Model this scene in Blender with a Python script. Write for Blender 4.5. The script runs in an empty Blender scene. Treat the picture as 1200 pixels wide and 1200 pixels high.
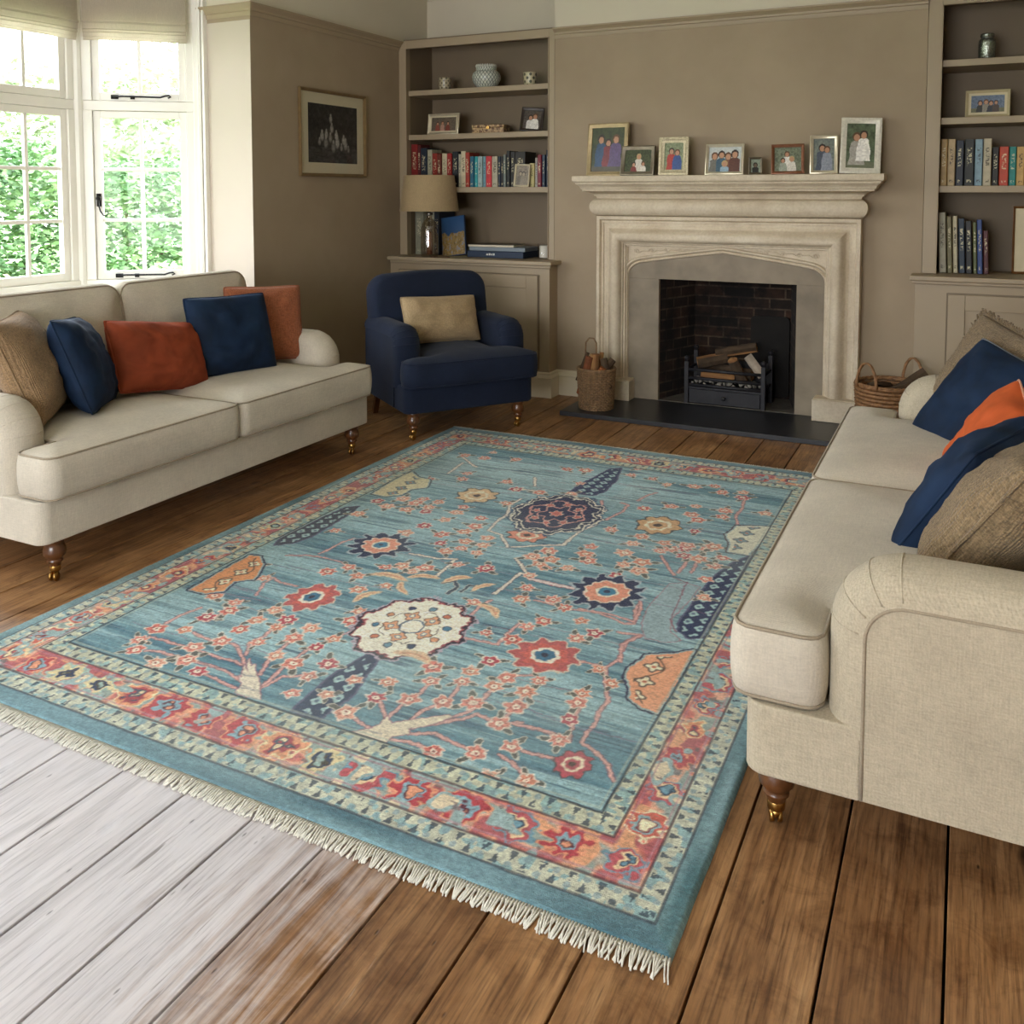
import bpy, bmesh, math, random, json
import numpy as np
from mathutils import Vector, Matrix, Euler, noise
R = math.radians
random.seed(7)
WHITEN_MIX = .85  # share of near-white mixed into the bay-side foreground boards
SKY, EXPO = 15.0, 0.0
DATA = json.loads(r'''{"A":[[-3.89,-3.83,0.331,"7a1a18","dark red"],[-3.83,-3.804,0.323,"54181a","narrow maroon"],[-3.804,-3.747,0.301,"1c2a38","slate navy"],[-3.747,-3.704,0.287,"a8a48c","stone grey"],[-3.704,-3.656,0.259,"8f2a20","brick red"],[-3.656,-3.62,0.251,"6a2a1c","russet brown"],[-3.62,-3.573,0.257,"c9bd9c","cream"],[-3.573,-3.53,0.256,"94201c","crimson"],[-3.53,-3.476,0.269,"151a22","black and white patterned"],[-3.474,-3.452,0.248,"b9b4a0","thin pale grey"],[-3.452,-3.409,0.271,"cfc3a2","tall ivory"],[-3.408,-3.372,0.26,"a0382a","rust red"],[-3.371,-3.337,0.23,"1f5f78","deep teal blue"],[-3.336,-3.307,0.229,"2e9aa0","turquoise"],[-3.305,-3.266,0.229,"9db4b4","pale grey blue"],[-3.264,-3.239,0.228,"6f98a4","soft blue"],[-3.237,-3.188,0.23,"c8323c","bright coral red"],[-3.186,-3.138,0.227,"b3ac96","greyish cream"],[-3.137,-3.112,0.226,"1d2c3e","midnight blue"],[-3.11,-3.089,0.226,"2a2a2a","thin charcoal"],[-3.088,-3.067,0.238,"77807c","thin grey"],[-3.064,-3.034,0.266,"15181a","tall black"],[-3.032,-2.994,0.258,"1c1a18","dark brown"],[-2.993,-2.907,0.257,"26241f","wide dark olive"],[-2.906,-2.88,0.16,"8a7c50","mustard brown"],[-2.875,-2.837,0.172,"cfc48a","pale yellow"],[-2.832,-2.811,0.211,"a9a49c","light grey"],[-2.808,-2.777,0.232,"7a2030","burgundy and white"],[-2.774,-2.749,0.231,"24364c","denim blue"],[-2.746,-2.703,0.266,"17283c","tall navy with white title"]],"B":[[-0.156,-0.119,0.277,"a88a55","ochre tan"],[-0.117,-0.076,0.276,"b8a078","sandy cream"],[-0.073,-0.03,0.267,"141c2c","black and blue"],[-0.028,0.025,0.273,"141814","black green"],[0.028,0.069,0.272,"7c97a4","pale blue and brown"],[0.072,0.115,0.274,"b5ab90","ivory"],[0.118,0.154,0.224,"17130f","black ornate"],[0.156,0.204,0.226,"b8432a","orange red"],[0.206,0.243,0.225,"1f7f78","teal green"],[0.245,0.285,0.224,"c09a5c","golden tan"],[0.288,0.323,0.22,"b9a98c","buff"],[0.326,0.366,0.243,"3a3630","charcoal brown"],[0.368,0.415,0.235,"8c8468","moss grey"],[0.418,0.452,0.22,"5c2a22","chestnut red"]],"C":[[-0.152,-0.11,0.361,"a59f88","wide stone grey"],[-0.107,-0.078,0.336,"77704c","olive"],[-0.075,-0.048,0.34,"c2b898","cream"],[-0.045,-0.009,0.325,"1a2c3c","navy blue"],[-0.007,0.029,0.311,"17191c","black"],[0.033,0.054,0.304,"59603c","moss green"],[0.055,0.084,0.319,"2c4478","royal blue"],[0.087,0.116,0.254,"4a1c20","short maroon"]],"M":[[-2.202,5.88,0.312,0.358],[-1.959,5.8,0.244,0.196],[-1.72,5.82,0.201,0.247],[-1.385,5.8,0.248,0.195],[-1.19,5.8,0.083,0.107],[-0.995,5.8,0.199,0.186],[-0.785,5.8,0.164,0.234],[-0.587,5.84,0.235,0.337]],"FL":[[0.702,0.798],[0.785,0.761],[0.789,0.703],[0.895,0.748],[0.887,0.671],[1.006,0.722],[0.988,0.652],[0.912,0.555],[0.993,0.538],[1.087,0.584],[1.082,0.499],[1.1,0.405],[1.298,0.396],[1.327,0.493],[1.311,0.581],[1.417,0.532],[1.424,0.643],[1.386,0.711],[1.508,0.678],[1.499,0.74],[1.59,0.594],[1.603,0.699],[1.613,0.756],[1.705,0.627],[1.7,0.539],[1.775,0.459],[1.704,0.393],[1.603,0.353],[1.522,0.821],[1.424,1.249],[1.4,1.343],[1.512,0.561],[1.701,0.71],[1.585,1.255],[1.565,1.13],[1.677,1.186],[1.748,1.131],[1.709,1.071],[1.53,1.071],[1.524,0.972],[1.705,0.783],[1.847,0.776],[1.852,0.724],[1.865,0.637],[1.876,0.54],[1.869,0.352],[1.78,0.317],[0.443,0.515],[0.45,0.439],[0.491,0.39],[0.615,0.357],[0.766,0.377],[0.685,0.413],[0.643,0.481],[0.692,0.551],[0.533,0.552],[0.526,0.649],[0.533,0.778],[0.56,0.719],[0.691,0.639],[0.692,0.714],[0.803,0.591],[0.711,1.202],[0.662,1.133],[0.786,1.152],[0.392,1.704],[1.523,1.295],[1.363,1.443],[0.977,1.33],[0.95,1.277],[0.888,1.305],[1.218,0.543],[1.386,1.532],[1.465,1.572],[1.504,1.672],[1.33,1.693],[1.644,1.701],[1.654,1.587],[1.705,1.751],[1.731,1.891],[1.767,1.931],[1.892,1.993],[1.962,1.838],[1.966,1.704],[1.815,1.955],[0.965,0.913],[0.984,0.844],[1.517,2.34],[1.618,2.421],[1.304,2.783],[1.639,2.747],[1.726,2.797],[1.782,2.718],[1.874,2.764],[1.886,2.685],[1.719,2.471],[1.856,2.471],[1.861,2.389],[1.774,2.301],[1.731,2.354],[2.023,2.514],[1.613,2.005],[1.606,1.919],[1.608,1.809],[1.723,1.977],[1.812,1.996],[1.912,2.033],[1.83,1.883],[1.892,1.879],[1.975,1.932],[1.717,1.668],[1.465,1.811],[1.471,1.729],[1.474,2.025],[0.541,2.436],[0.492,2.713],[0.659,2.765],[1.064,2.755],[0.784,2.403],[0.877,2.322],[0.772,1.992],[0.779,1.912],[0.779,1.808],[0.912,1.897],[0.934,1.799],[0.923,1.724],[0.854,1.655],[0.737,1.707],[0.9,1.569],[0.985,1.631],[1.006,1.559],[1.046,1.705],[1.068,1.627],[0.963,1.505],[1.084,1.542],[0.706,1.603],[0.839,1.265],[1.185,1.426],[1.07,1.413],[0.371,1.883],[0.452,1.843],[0.462,1.961],[0.547,1.938],[0.547,2.004],[0.631,1.916],[0.633,1.997],[0.554,1.846],[0.647,1.862],[1.37,1.62],[1.349,1.556],[1.296,1.611],[0.857,1.054]],"LN":[[0.008,"P",[[0.859,0.471],[0.802,0.515],[0.749,0.548],[0.709,0.552]]],[0.008,"P",[[0.855,0.462],[0.797,0.469],[0.676,0.467],[0.532,0.472],[0.461,0.468]]],[0.008,"P",[[0.905,0.399],[0.784,0.42],[0.685,0.413],[0.568,0.413],[0.526,0.4]]],[0.008,"P",[[0.946,0.445],[0.918,0.514],[0.899,0.556],[0.892,0.666]]],[0.008,"P",[[0.994,0.391],[0.981,0.518],[0.973,0.629],[1.003,0.721],[1.026,0.78]]],[0.008,"P",[[0.998,0.386],[1.011,0.464],[1.081,0.506]]],[0.008,"P",[[0.829,0.514],[0.781,0.58],[0.795,0.634],[0.774,0.721]]],[0.008,"P",[[0.442,0.556],[0.439,0.624],[0.456,0.694]]],[0.008,"P",[[0.927,0.358],[0.838,0.365],[0.763,0.375]]],[0.008,"P",[[0.527,1.26],[0.536,1.388],[0.555,1.449]]],[0.008,"P",[[0.559,0.857],[0.519,0.947],[0.519,0.999],[0.575,0.975],[0.642,0.978]]],[0.008,"P",[[0.552,0.628],[0.552,0.697],[0.548,0.804]]],[0.008,"P",[[0.575,0.548],[0.645,0.543],[0.696,0.537]]],[0.006,"P",[[0.423,1.185],[0.487,1.217],[0.547,1.235],[0.654,1.23],[0.707,1.2]]],[0.009,"P",[[1.43,0.405],[1.394,0.443],[1.35,0.481]]],[0.009,"P",[[1.419,0.422],[1.415,0.501],[1.417,0.532]]],[0.009,"P",[[1.482,0.43],[1.481,0.498],[1.523,0.578],[1.511,0.66]]],[0.009,"P",[[1.565,0.494],[1.605,0.554],[1.606,0.694]]],[0.009,"P",[[1.534,0.445],[1.607,0.515],[1.629,0.548],[1.7,0.539]]],[0.009,"P",[[1.509,0.389],[1.57,0.419],[1.701,0.392]]],[0.009,"P",[[1.484,0.345],[1.529,0.357],[1.584,0.354]]],[0.009,"P",[[1.406,0.36],[1.341,0.383],[1.298,0.396]]],[0.009,"P",[[1.427,0.631],[1.43,0.557]]],[0.009,"P",[[1.7,0.539],[1.703,0.597],[1.701,0.655],[1.704,0.712]]],[0.009,"P",[[1.757,0.567],[1.731,0.554],[1.7,0.539]]],[0.009,"P",[[1.324,1.063],[1.316,1.148],[1.33,1.193]]],[0.009,"P",[[1.385,0.911],[1.46,0.917],[1.497,0.919],[1.496,0.966],[1.494,1.079]]],[0.009,"P",[[1.759,0.939],[1.857,0.939]]],[0.009,"P",[[1.88,1.172],[1.855,1.12],[1.875,1.004],[1.857,0.939],[1.887,0.86],[1.928,0.767],[1.925,0.707],[1.935,0.666],[1.935,0.559],[1.989,0.525],[2.029,0.496],[2.066,0.441]]],[0.009,"P",[[1.605,1.255],[1.703,1.268],[1.813,1.237],[1.842,1.251],[1.815,1.342],[1.807,1.411]]],[0.009,"P",[[1.726,0.551],[1.806,0.558],[1.863,0.555]]],[0.009,"P",[[1.81,0.456],[1.88,0.461],[1.934,0.459]]],[0.009,"P",[[1.814,1.172],[1.884,1.182]]],[0.009,"P",[[1.472,1.263],[1.539,1.259],[1.615,1.251]]],[0.009,"P",[[1.613,0.763],[1.673,0.8]]],[0.009,"P",[[1.764,0.413],[1.809,0.397],[1.855,0.363]]],[0.009,"P",[[1.901,0.552],[1.878,0.638],[1.856,0.768]]],[0.011,"W",[[1.167,1.651],[1.081,1.763],[1.01,1.781],[0.993,1.914],[0.999,1.976],[0.95,2.106],[0.956,2.206]]],[0.011,"W",[[1.183,1.659],[1.274,1.729],[1.36,1.772],[1.361,1.928],[1.398,2.057]]],[0.011,"W",[[1.246,1.57],[1.367,1.43]]],[0.011,"W",[[1.322,1.45],[1.32,1.245]]],[0.011,"W",[[0.383,2.672],[0.528,2.551]]],[0.011,"W",[[0.431,2.587],[0.453,2.392]]],[0.011,"W",[[0.879,2.526],[0.935,2.405]]],[0.011,"W",[[0.87,2.336],[1.026,2.343]]],[0.011,"W",[[1.038,1.443],[1.053,1.274]]],[0.011,"W",[[0.847,1.419],[0.973,1.423],[1.04,1.456]]],[0.016,"R",[[1.379,1.415],[1.55,1.408]]],[0.009,"P",[[1.334,2.172],[1.357,2.245],[1.307,2.348]]],[0.009,"P",[[1.341,2.001],[1.413,2.122],[1.444,2.257],[1.438,2.348],[1.397,2.36]]],[0.009,"P",[[1.459,2.423],[1.471,2.513],[1.498,2.577]]],[0.009,"P",[[1.945,2.329],[1.915,2.401],[1.915,2.553],[1.898,2.674]]],[0.009,"P",[[1.797,1.443],[1.827,1.365],[1.834,1.264],[1.754,1.276],[1.638,1.272]]],[0.009,"P",[[1.857,1.716],[1.857,1.804],[1.842,1.889]]],[0.009,"P",[[1.901,1.737],[1.891,1.866]]],[0.009,"P",[[1.886,1.175],[1.849,1.095],[1.885,0.994]]],[0.009,"P",[[1.751,1.844],[1.848,1.69]]],[0.012,"N",[[1.11,1.24],[1.136,1.273],[1.17,1.229],[1.169,1.17]]],[0.01,"N",[[1.202,1.206],[1.203,1.266],[1.24,1.264]]],[0.004,"M",[[1.847,1.668],[1.912,1.638],[1.939,1.333],[1.983,1.255]]]],"PO":{"trunk1":[[0.859,0.471],[0.903,0.438],[0.853,0.497],[0.888,0.472],[0.888,0.486],[0.926,0.449],[0.957,0.425],[1.04,0.339],[0.948,0.336],[0.928,0.384],[0.893,0.412],[0.905,0.412]],"trunk2":[[1.41,0.434],[1.438,0.409],[1.477,0.439],[1.56,0.514],[1.576,0.511],[1.539,0.448],[1.498,0.406],[1.509,0.389],[1.473,0.361],[1.474,0.32],[1.361,0.326],[1.403,0.364],[1.415,0.397]],"cypA":[[1.181,0.703],[1.214,0.661],[1.241,0.552],[1.26,0.473],[1.255,0.41],[1.256,0.352],[1.248,0.325],[1.157,0.337],[1.151,0.418],[1.143,0.517],[1.146,0.586],[1.165,0.68]],"cypB":[[2.069,2.002],[2.078,1.804],[2.069,1.636],[2.067,1.397],[2.068,1.257],[2.033,1.232],[1.988,1.266],[1.971,1.349],[1.975,1.551],[1.992,1.761],[2.022,1.909]],"cypC":[[1.215,2.871],[1.262,2.678],[1.273,2.466],[1.244,2.4],[1.127,2.393],[1.124,2.535],[1.144,2.657],[1.171,2.829]],"cypD":[[0.334,1.784],[0.358,1.687],[0.37,1.547],[0.382,1.416],[0.363,1.302],[0.308,1.249],[0.277,1.324],[0.279,1.474],[0.28,1.619],[0.29,1.747]],"turqB":[[1.846,1.411],[1.856,1.61],[1.912,1.638],[1.964,1.623],[1.955,1.484],[1.941,1.351],[1.965,1.246],[2.012,1.206],[1.973,1.171],[1.903,1.168],[1.86,1.277]],"turqC":[[1.404,2.786],[1.338,2.715],[1.34,2.431],[1.254,2.321],[1.189,2.322],[1.244,2.4],[1.273,2.466],[1.262,2.678],[1.316,2.781]],"halfR":[[2.067,1.157],[2.025,1.114],[1.949,1.069],[1.944,1.024],[1.927,0.973],[1.931,0.921],[1.962,0.871],[1.975,0.815],[2.016,0.787],[2.068,0.778]],"halfL":[[0.314,0.785],[0.382,0.789],[0.424,0.829],[0.407,0.912],[0.458,0.958],[0.393,1.078],[0.328,1.126],[0.288,1.122]],"halfLb":[[0.292,1.962],[0.37,1.956],[0.42,2.008],[0.414,2.092],[0.471,2.156],[0.419,2.26],[0.353,2.265],[0.277,2.325],[0.267,2.28]],"halfRb":[[2.085,2.356],[2.0,2.328],[1.951,2.303],[1.933,2.185],[1.976,2.077],[1.983,2.007],[2.059,2.009]]},"EL":{"cream":[1.188,0.901,0.162,0.183],"navy":[1.188,2.1,0.157,0.199],"rosA":[1.661,0.926,0.1,0.095],"rosB":[1.672,1.438,0.117,0.132],"rosC":[0.694,1.441,0.113,0.117],"rosD":[0.751,0.933,0.08,0.1],"ros3":[0.75,2.155,0.091,0.094],"ros4":[1.638,2.162,0.088,0.099],"ros5":[1.178,1.81,0.076,0.073],"ros6":[1.948,0.461,0.043,0.052]}}''')
SC = bpy.context.scene
COL = SC.collection

# ------------------------------------------------------------------ helpers
def hexc(h):
    h = h.lstrip('#')
    v = [int(h[i:i+2], 16)/255 for i in (0, 2, 4)]
    return tuple(((c/12.92) if c <= .04045 else ((c+.055)/1.055)**2.4) for c in v) + (1,)

def tag(o, label=None, cat=None, group=None, kind=None):
    if label: o['label'] = label
    if cat: o['category'] = cat
    if group: o['group'] = group
    if kind: o['kind'] = kind
    return o

def empty(name, loc=(0, 0, 0), rz=0, label=None, cat=None, group=None, kind=None):
    o = bpy.data.objects.new(name, None)
    o.empty_display_size = .05
    COL.objects.link(o)
    o.location = loc
    o.rotation_euler = (0, 0, rz)
    return tag(o, label, cat, group, kind)

def obj(name, bm, m, parent=None, smooth=False, bevel=0, kind=None, subsurf=0, seg=2, label=None, cat=None, group=None, angle=None, normals=True):
    me = bpy.data.meshes.new(name)
    if normals: bmesh.ops.recalc_face_normals(bm, faces=bm.faces[:])
    if smooth:
        for f in bm.faces: f.smooth = True
    bm.to_mesh(me); bm.free()
    for k in (m if isinstance(m, (list, tuple)) else [m]): me.materials.append(k)
    o = bpy.data.objects.new(name, me)
    COL.objects.link(o)
    if parent is not None: o.parent = parent
    if bevel:
        b = o.modifiers.new('b', 'BEVEL'); b.width = bevel; b.segments = seg; b.limit_method = 'ANGLE'; b.angle_limit = R(35)
        for f in me.polygons: f.use_smooth = True
        b.harden_normals = True
    if subsurf:
        s = o.modifiers.new('s', 'SUBSURF'); s.levels = s.render_levels = subsurf
    if angle:
        for f in me.polygons: f.use_smooth = True
        me.set_sharp_from_angle(angle=R(angle))
    return tag(o, label, cat, group, kind)

def B(): return bmesh.new()

def box(bm, x0, x1, y0, y1, z0, z1, mi=0, M=None):
    vs = [bm.verts.new((x, y, z)) for z in (z0, z1) for y in (y0, y1) for x in (x0, x1)]
    if M is not None:
        for v in vs: v.co = M @ v.co
    for q in ((0, 2, 3, 1), (4, 5, 7, 6), (0, 1, 5, 4), (2, 6, 7, 3), (0, 4, 6, 2), (1, 3, 7, 5)):
        f = bm.faces.new([vs[i] for i in q]); f.material_index = mi
    return vs

def bar(bm, p0, p1, w, h, up=(0, 0, 1), mi=0):
    """box along p0-p1 with width w (sideways) and height h (along up)"""
    p0 = Vector(p0); p1 = Vector(p1); d = p1-p0; L = d.length; d.normalize()
    s = d.cross(Vector(up)).normalized(); u = s.cross(d)
    M = Matrix((( d.x, s.x, u.x, p0.x), (d.y, s.y, u.y, p0.y), (d.z, s.z, u.z, p0.z), (0, 0, 0, 1)))
    return box(bm, 0, L, -w/2, w/2, -h/2, h/2, mi, M)

def lathe(bm, prof, c=(0, 0, 0), seg=24, M=None, mi=0, cap=True):
    rings = []
    for r, z in prof:
        ring = []
        for k in range(seg):
            a = 2*math.pi*k/seg
            v = Vector((c[0]+r*math.cos(a), c[1]+r*math.sin(a), c[2]+z))
            if M is not None: v = M @ v
            ring.append(bm.verts.new(v))
        rings.append(ring)
    for a, b in zip(rings, rings[1:]):
        for k in range(seg):
            f = bm.faces.new((a[k], a[(k+1) % seg], b[(k+1) % seg], b[k])); f.material_index = mi
    if cap:
        for rg in (rings[0], rings[-1]):
            f = bm.faces.new(rg); f.material_index = mi

def tube(bm, pts, r, seg=6, closed=False, mi=0, taper=None):
    pts = [Vector(p) for p in pts]
    n = len(pts); rings = []; prev = None
    for i in range(n):
        a = pts[(i-1) % n] if (closed or i > 0) else pts[i]
        b = pts[(i+1) % n] if (closed or i < n-1) else pts[i]
        t = (b-a)
        if t.length < 1e-9: t = Vector((0, 0, 1))
        t.normalize()
        if prev is None:
            u = t.orthogonal().normalized()
        else:
            u = prev - t*prev.dot(t)
            if u.length < 1e-6: u = t.orthogonal()
            u.normalize()
        prev = u; w = t.cross(u)
        rr = r if taper is None else r*taper(i/(n-1))
        rings.append([bm.verts.new(pts[i]+(u*math.cos(2*math.pi*k/seg)+w*math.sin(2*math.pi*k/seg))*rr) for k in range(seg)])
    m = n if closed else n-1
    for i in range(m):
        A, C = rings[i], rings[(i+1) % n]
        for k in range(seg):
            f = bm.faces.new((A[k], A[(k+1) % seg], C[(k+1) % seg], C[k])); f.material_index = mi
    if not closed:
        for rg in (rings[0], rings[-1]):
            f = bm.faces.new(rg); f.material_index = mi

def loft(bm, rings, closed=False, mi=0):
    """rings: list of equal length point lists"""
    V = [[bm.verts.new(p) for p in r] for r in rings]
    for A, C in zip(V, V[1:]):
        n = len(A)
        for k in range(n if closed else n-1):
            f = bm.faces.new((A[k], A[(k+1) % n], C[(k+1) % n], C[k])); f.material_index = mi
    return V

def prism(bm, poly, z0, z1, M=None, mi=0):
    a = [bm.verts.new((M @ Vector((x, y, z0))) if M is not None else (x, y, z0)) for x, y in poly]
    b = [bm.verts.new((M @ Vector((x, y, z1))) if M is not None else (x, y, z1)) for x, y in poly]
    n = len(poly)
    for k in range(n):
        f = bm.faces.new((a[k], a[(k+1) % n], b[(k+1) % n], b[k])); f.material_index = mi
    for q in (a[::-1], b):
        f = bm.faces.new(q); f.material_index = mi

def rrect(x0, x1, y0, y1, r, n=5):
    out = []
    for cx, cy, a0 in ((x1-r, y0+r, -90), (x1-r, y1-r, 0), (x0+r, y1-r, 90), (x0+r, y0+r, 180)):
        for k in range(n+1):
            a = R(a0+90*k/n); out.append((cx+r*math.cos(a), cy+r*math.sin(a)))
    return out

def xform(bm, M):
    bmesh.ops.transform(bm, matrix=M, verts=bm.verts[:])

def copy_tree(o, parent=None):
    c = o.copy(); COL.objects.link(c)
    c.parent = parent
    for ch in list(o.children): copy_tree(ch, c)
    return c

# ------------------------------------------------------------------ materials
MATS = {}
class NT:
    def __init__(s, name):
        s.m = bpy.data.materials.new(name); s.m.use_nodes = True
        s.nt = s.m.node_tree; s.nt.nodes.clear()
        s.out = s.n('ShaderNodeOutputMaterial')
        s.b = s.n('ShaderNodeBsdfPrincipled'); s.l(s.b.outputs[0], s.out.inputs[0])
    def n(s, t, **kw):
        nd = s.nt.nodes.new(t)
        for k, v in kw.items(): setattr(nd, k, v)
        return nd
    def l(s, a, b): s.nt.links.new(a, b)
    def coord(s, kind='Object', scale=(1, 1, 1), rot=(0, 0, 0)):
        t = s.n('ShaderNodeTexCoord'); mp = s.n('ShaderNodeMapping')
        s.l(t.outputs[kind], mp.inputs[0]); mp.inputs['Scale'].default_value = scale; mp.inputs['Rotation'].default_value = rot
        return mp.outputs[0]
    def noise(s, co, scale, detail=3, rough=.5, dist=0):
        nd = s.n('ShaderNodeTexNoise'); nd.inputs['Scale'].default_value = scale; nd.inputs['Detail'].default_value = detail
        nd.inputs['Roughness'].default_value = rough; nd.inputs['Distortion'].default_value = dist
        if co is not None: s.l(co, nd.inputs['Vector'])
        return nd.outputs['Fac']
    def ramp(s, fac, stops):
        r = s.n('ShaderNodeValToRGB'); e = r.color_ramp.elements
        while len(e) < len(stops): e.new(.5)
        for k, (p, c) in enumerate(stops): e[k].position = p; e[k].color = c
        s.l(fac, r.inputs[0]); return r.outputs[0]
    def mix(s, fac, a, b, mode='MIX'):
        m = s.n('ShaderNodeMix', data_type='RGBA', blend_type=mode)
        for sock, v in ((m.inputs[0], fac), (m.inputs[6], a), (m.inputs[7], b)):
            if hasattr(v, 'links') or hasattr(v, 'is_linked'): s.l(v, sock)
            else: sock.default_value = v
        return m.outputs[2]
    def math(s, op, a, b=0., c=None):
        m = s.n('ShaderNodeMath', operation=op)
        for sock, v in zip(m.inputs, (a, b, c)):
            if v is None: continue
            if hasattr(v, 'is_linked'): s.l(v, sock)
            else: sock.default_value = v
        return m.outputs[0]
    def bump(s, h, strength=.3, dist=.01):
        b = s.n('ShaderNodeBump'); b.inputs['Strength'].default_value = strength; b.inputs['Distance'].default_value = dist
        s.l(h, b.inputs['Height']); s.l(b.outputs[0], s.b.inputs['Normal'])
    def set(s, **kw):
        for k, v in kw.items():
            s.b.inputs[k.replace('_', ' ')].default_value = v

def scl(c, k): return (min(c[0]*k, 1), min(c[1]*k, 1), min(c[2]*k, 1), 1)

def plain(name, col, rough=.5, var=.08, nscale=8, bump=0, bscale=60, metal=0, spec=.5, coat=0, sheen=0, bdist=.004):
    if name in MATS: return MATS[name]
    t = NT(name); c = hexc(col) if isinstance(col, str) else col
    co = t.coord()
    n = t.noise(co, nscale, 4)
    t.l(t.ramp(n, [(.3, scl(c, 1-var)), (.7, scl(c, 1+var))]), t.b.inputs['Base Color'])
    t.set(Roughness=rough, Metallic=metal)
    t.b.inputs['Specular IOR Level'].default_value = spec
    if coat: t.b.inputs['Coat Weight'].default_value = coat
    if sheen: t.b.inputs['Sheen Weight'].default_value = sheen; t.b.inputs['Sheen Roughness'].default_value = .5
    if bump: t.bump(t.noise(co, bscale, 3), bump, bdist)
    MATS[name] = t.m; return t.m

def fabric(name, col, weave=420, var=.10, slub=.12, bump=.5, sheen=.15, rough=.9, twill=False, dist=.0015):
    """woven cloth: crossed thread bands plus slubs"""
    t = NT(name); c = hexc(col)
    co = t.coord()
    big = t.noise(co, 4, 3)
    sx = t.noise(t.coord(scale=(30, 260, 260)), 1.0, 2)
    sy = t.noise(t.coord(scale=(260, 30, 260)), 1.0, 2)
    sz = t.noise(t.coord(scale=(260, 260, 30)), 1.0, 2)
    s1 = t.math('ADD', sx, t.math('ADD', sy, sz))
    s1 = t.math('MULTIPLY', s1, .3333)
    base = t.ramp(big, [(.3, scl(c, 1-var)), (.7, scl(c, 1+var))])
    thr = t.ramp(s1, [(.36, scl((1, 1, 1), 1-slub*2)), (.64, (1, 1, 1, 1))])
    t.l(t.mix(1., base, thr, 'MULTIPLY'), t.b.inputs['Base Color'])
    t.set(Roughness=rough); t.b.inputs['Specular IOR Level'].default_value = .25
    t.b.inputs['Sheen Weight'].default_value = sheen; t.b.inputs['Sheen Roughness'].default_value = .45
    w = t.n('ShaderNodeTexWave', wave_type='BANDS', bands_direction='DIAGONAL' if twill else 'X')
    w.inputs['Scale'].default_value = weave/6.28 if not twill else 60; w.inputs['Distortion'].default_value = 1.5; w.inputs['Detail'].default_value = 1
    t.l(co, w.inputs['Vector'])
    h = t.math('ADD', t.math('MULTIPLY', s1, 1.6), t.math('MULTIPLY', w.outputs['Fac'], .25 if not twill else .35))
    t.bump(h, bump, dist)
    return t.m

def velvet(name, col, dark=.55):
    t = NT(name); c = hexc(col); co = t.coord()
    n = t.noise(co, 7, 3, .55, .6)
    t.l(t.ramp(n, [(.3, scl(c, dark)), (.5, c), (.72, scl(c, 1.35))]), t.b.inputs['Base Color'])
    t.set(Roughness=.75); t.b.inputs['Specular IOR Level'].default_value = .2
    t.b.inputs['Sheen Weight'].default_value = .22; t.b.inputs['Sheen Roughness'].default_value = .35
    t.b.inputs['Sheen Tint'].default_value = scl(c, 3)
    t.bump(t.noise(co, 300, 2), .25, .001)
    return t.m

def wall_mat():
    t = NT('wall_paint'); co = t.coord()
    n = t.noise(co, 2.2, 5, .6); f = t.noise(t.coord(scale=(1, 1, 1)), 160, 3)
    t.l(t.ramp(n, [(.3, hexc('9c8b74')), (.7, hexc('a7967e'))]), t.b.inputs['Base Color'])
    t.set(Roughness=.75); t.b.inputs['Specular IOR Level'].default_value = .3
    t.bump(f, .12, .001); return t.m

def stone_mat():
    t = NT('limestone'); co = t.coord()
    n = t.noise(co, 5, 6, .65); v = t.noise(co, 60, 4, .7)
    c = t.ramp(n, [(.25, hexc('bcab92')), (.55, hexc('d2c4ac')), (.8, hexc('e0d5c0'))])
    sp = t.ramp(v, [(.3, (.86, .84, .80, 1)), (.6, (1, 1, 1, 1))])
    t.l(t.mix(1., c, sp, 'MULTIPLY'), t.b.inputs['Base Color']); t.set(Roughness=.62)
    t.bump(v, .25, .002); return t.m

def brick_mat():
    t = NT('sooty_brick'); 
    tc = t.coord('Generated')
    g = t.n('ShaderNodeTexCoord'); sp = t.n('ShaderNodeSeparateXYZ'); t.l(g.outputs['Object'], sp.inputs[0])
    cb = t.n('ShaderNodeCombineXYZ'); t.l(t.math('ADD', sp.outputs[0], sp.outputs[1]), cb.inputs[0]); t.l(sp.outputs[2], cb.inputs[1])
    b = t.n('ShaderNodeTexBrick'); t.l(cb.outputs[0], b.inputs['Vector'])
    b.inputs['Scale'].default_value = 1; b.inputs['Brick Width'].default_value = .21; b.inputs['Row Height'].default_value = .072
    b.inputs['Mortar Size'].default_value = .006; b.inputs['Color1'].default_value = hexc('4c3222'); b.inputs['Color2'].default_value = hexc('251b15')
    b.inputs['Mortar'].default_value = hexc('6b5a48')
    n = t.noise(t.coord(), 6, 5, .7)
    t.l(t.mix(1., b.outputs['Color'], t.ramp(n, [(.40, (.08, .07, .07, 1)), (.72, (.75, .72, .7, 1))]), 'MULTIPLY'), t.b.inputs['Base Color'])
    t.set(Roughness=.95); t.bump(t.math('SUBTRACT', t.math('MULTIPLY', n, .5), b.outputs['Fac']), .6, .006)
    return t.m

def wood(name, dark, light, scale=(3, 30, 30), rough=.4, coat=.2):
    t = NT(name); co = t.coord(scale=scale)
    n = t.noise(co, 1.5, 6, .6, .4)
    t.l(t.ramp(n, [(.3, hexc(dark)), (.7, hexc(light))]), t.b.inputs['Base Color'])
    t.set(Roughness=rough); t.b.inputs['Coat Weight'].default_value = coat
    t.bump(n, .15, .001); return t.m

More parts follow.
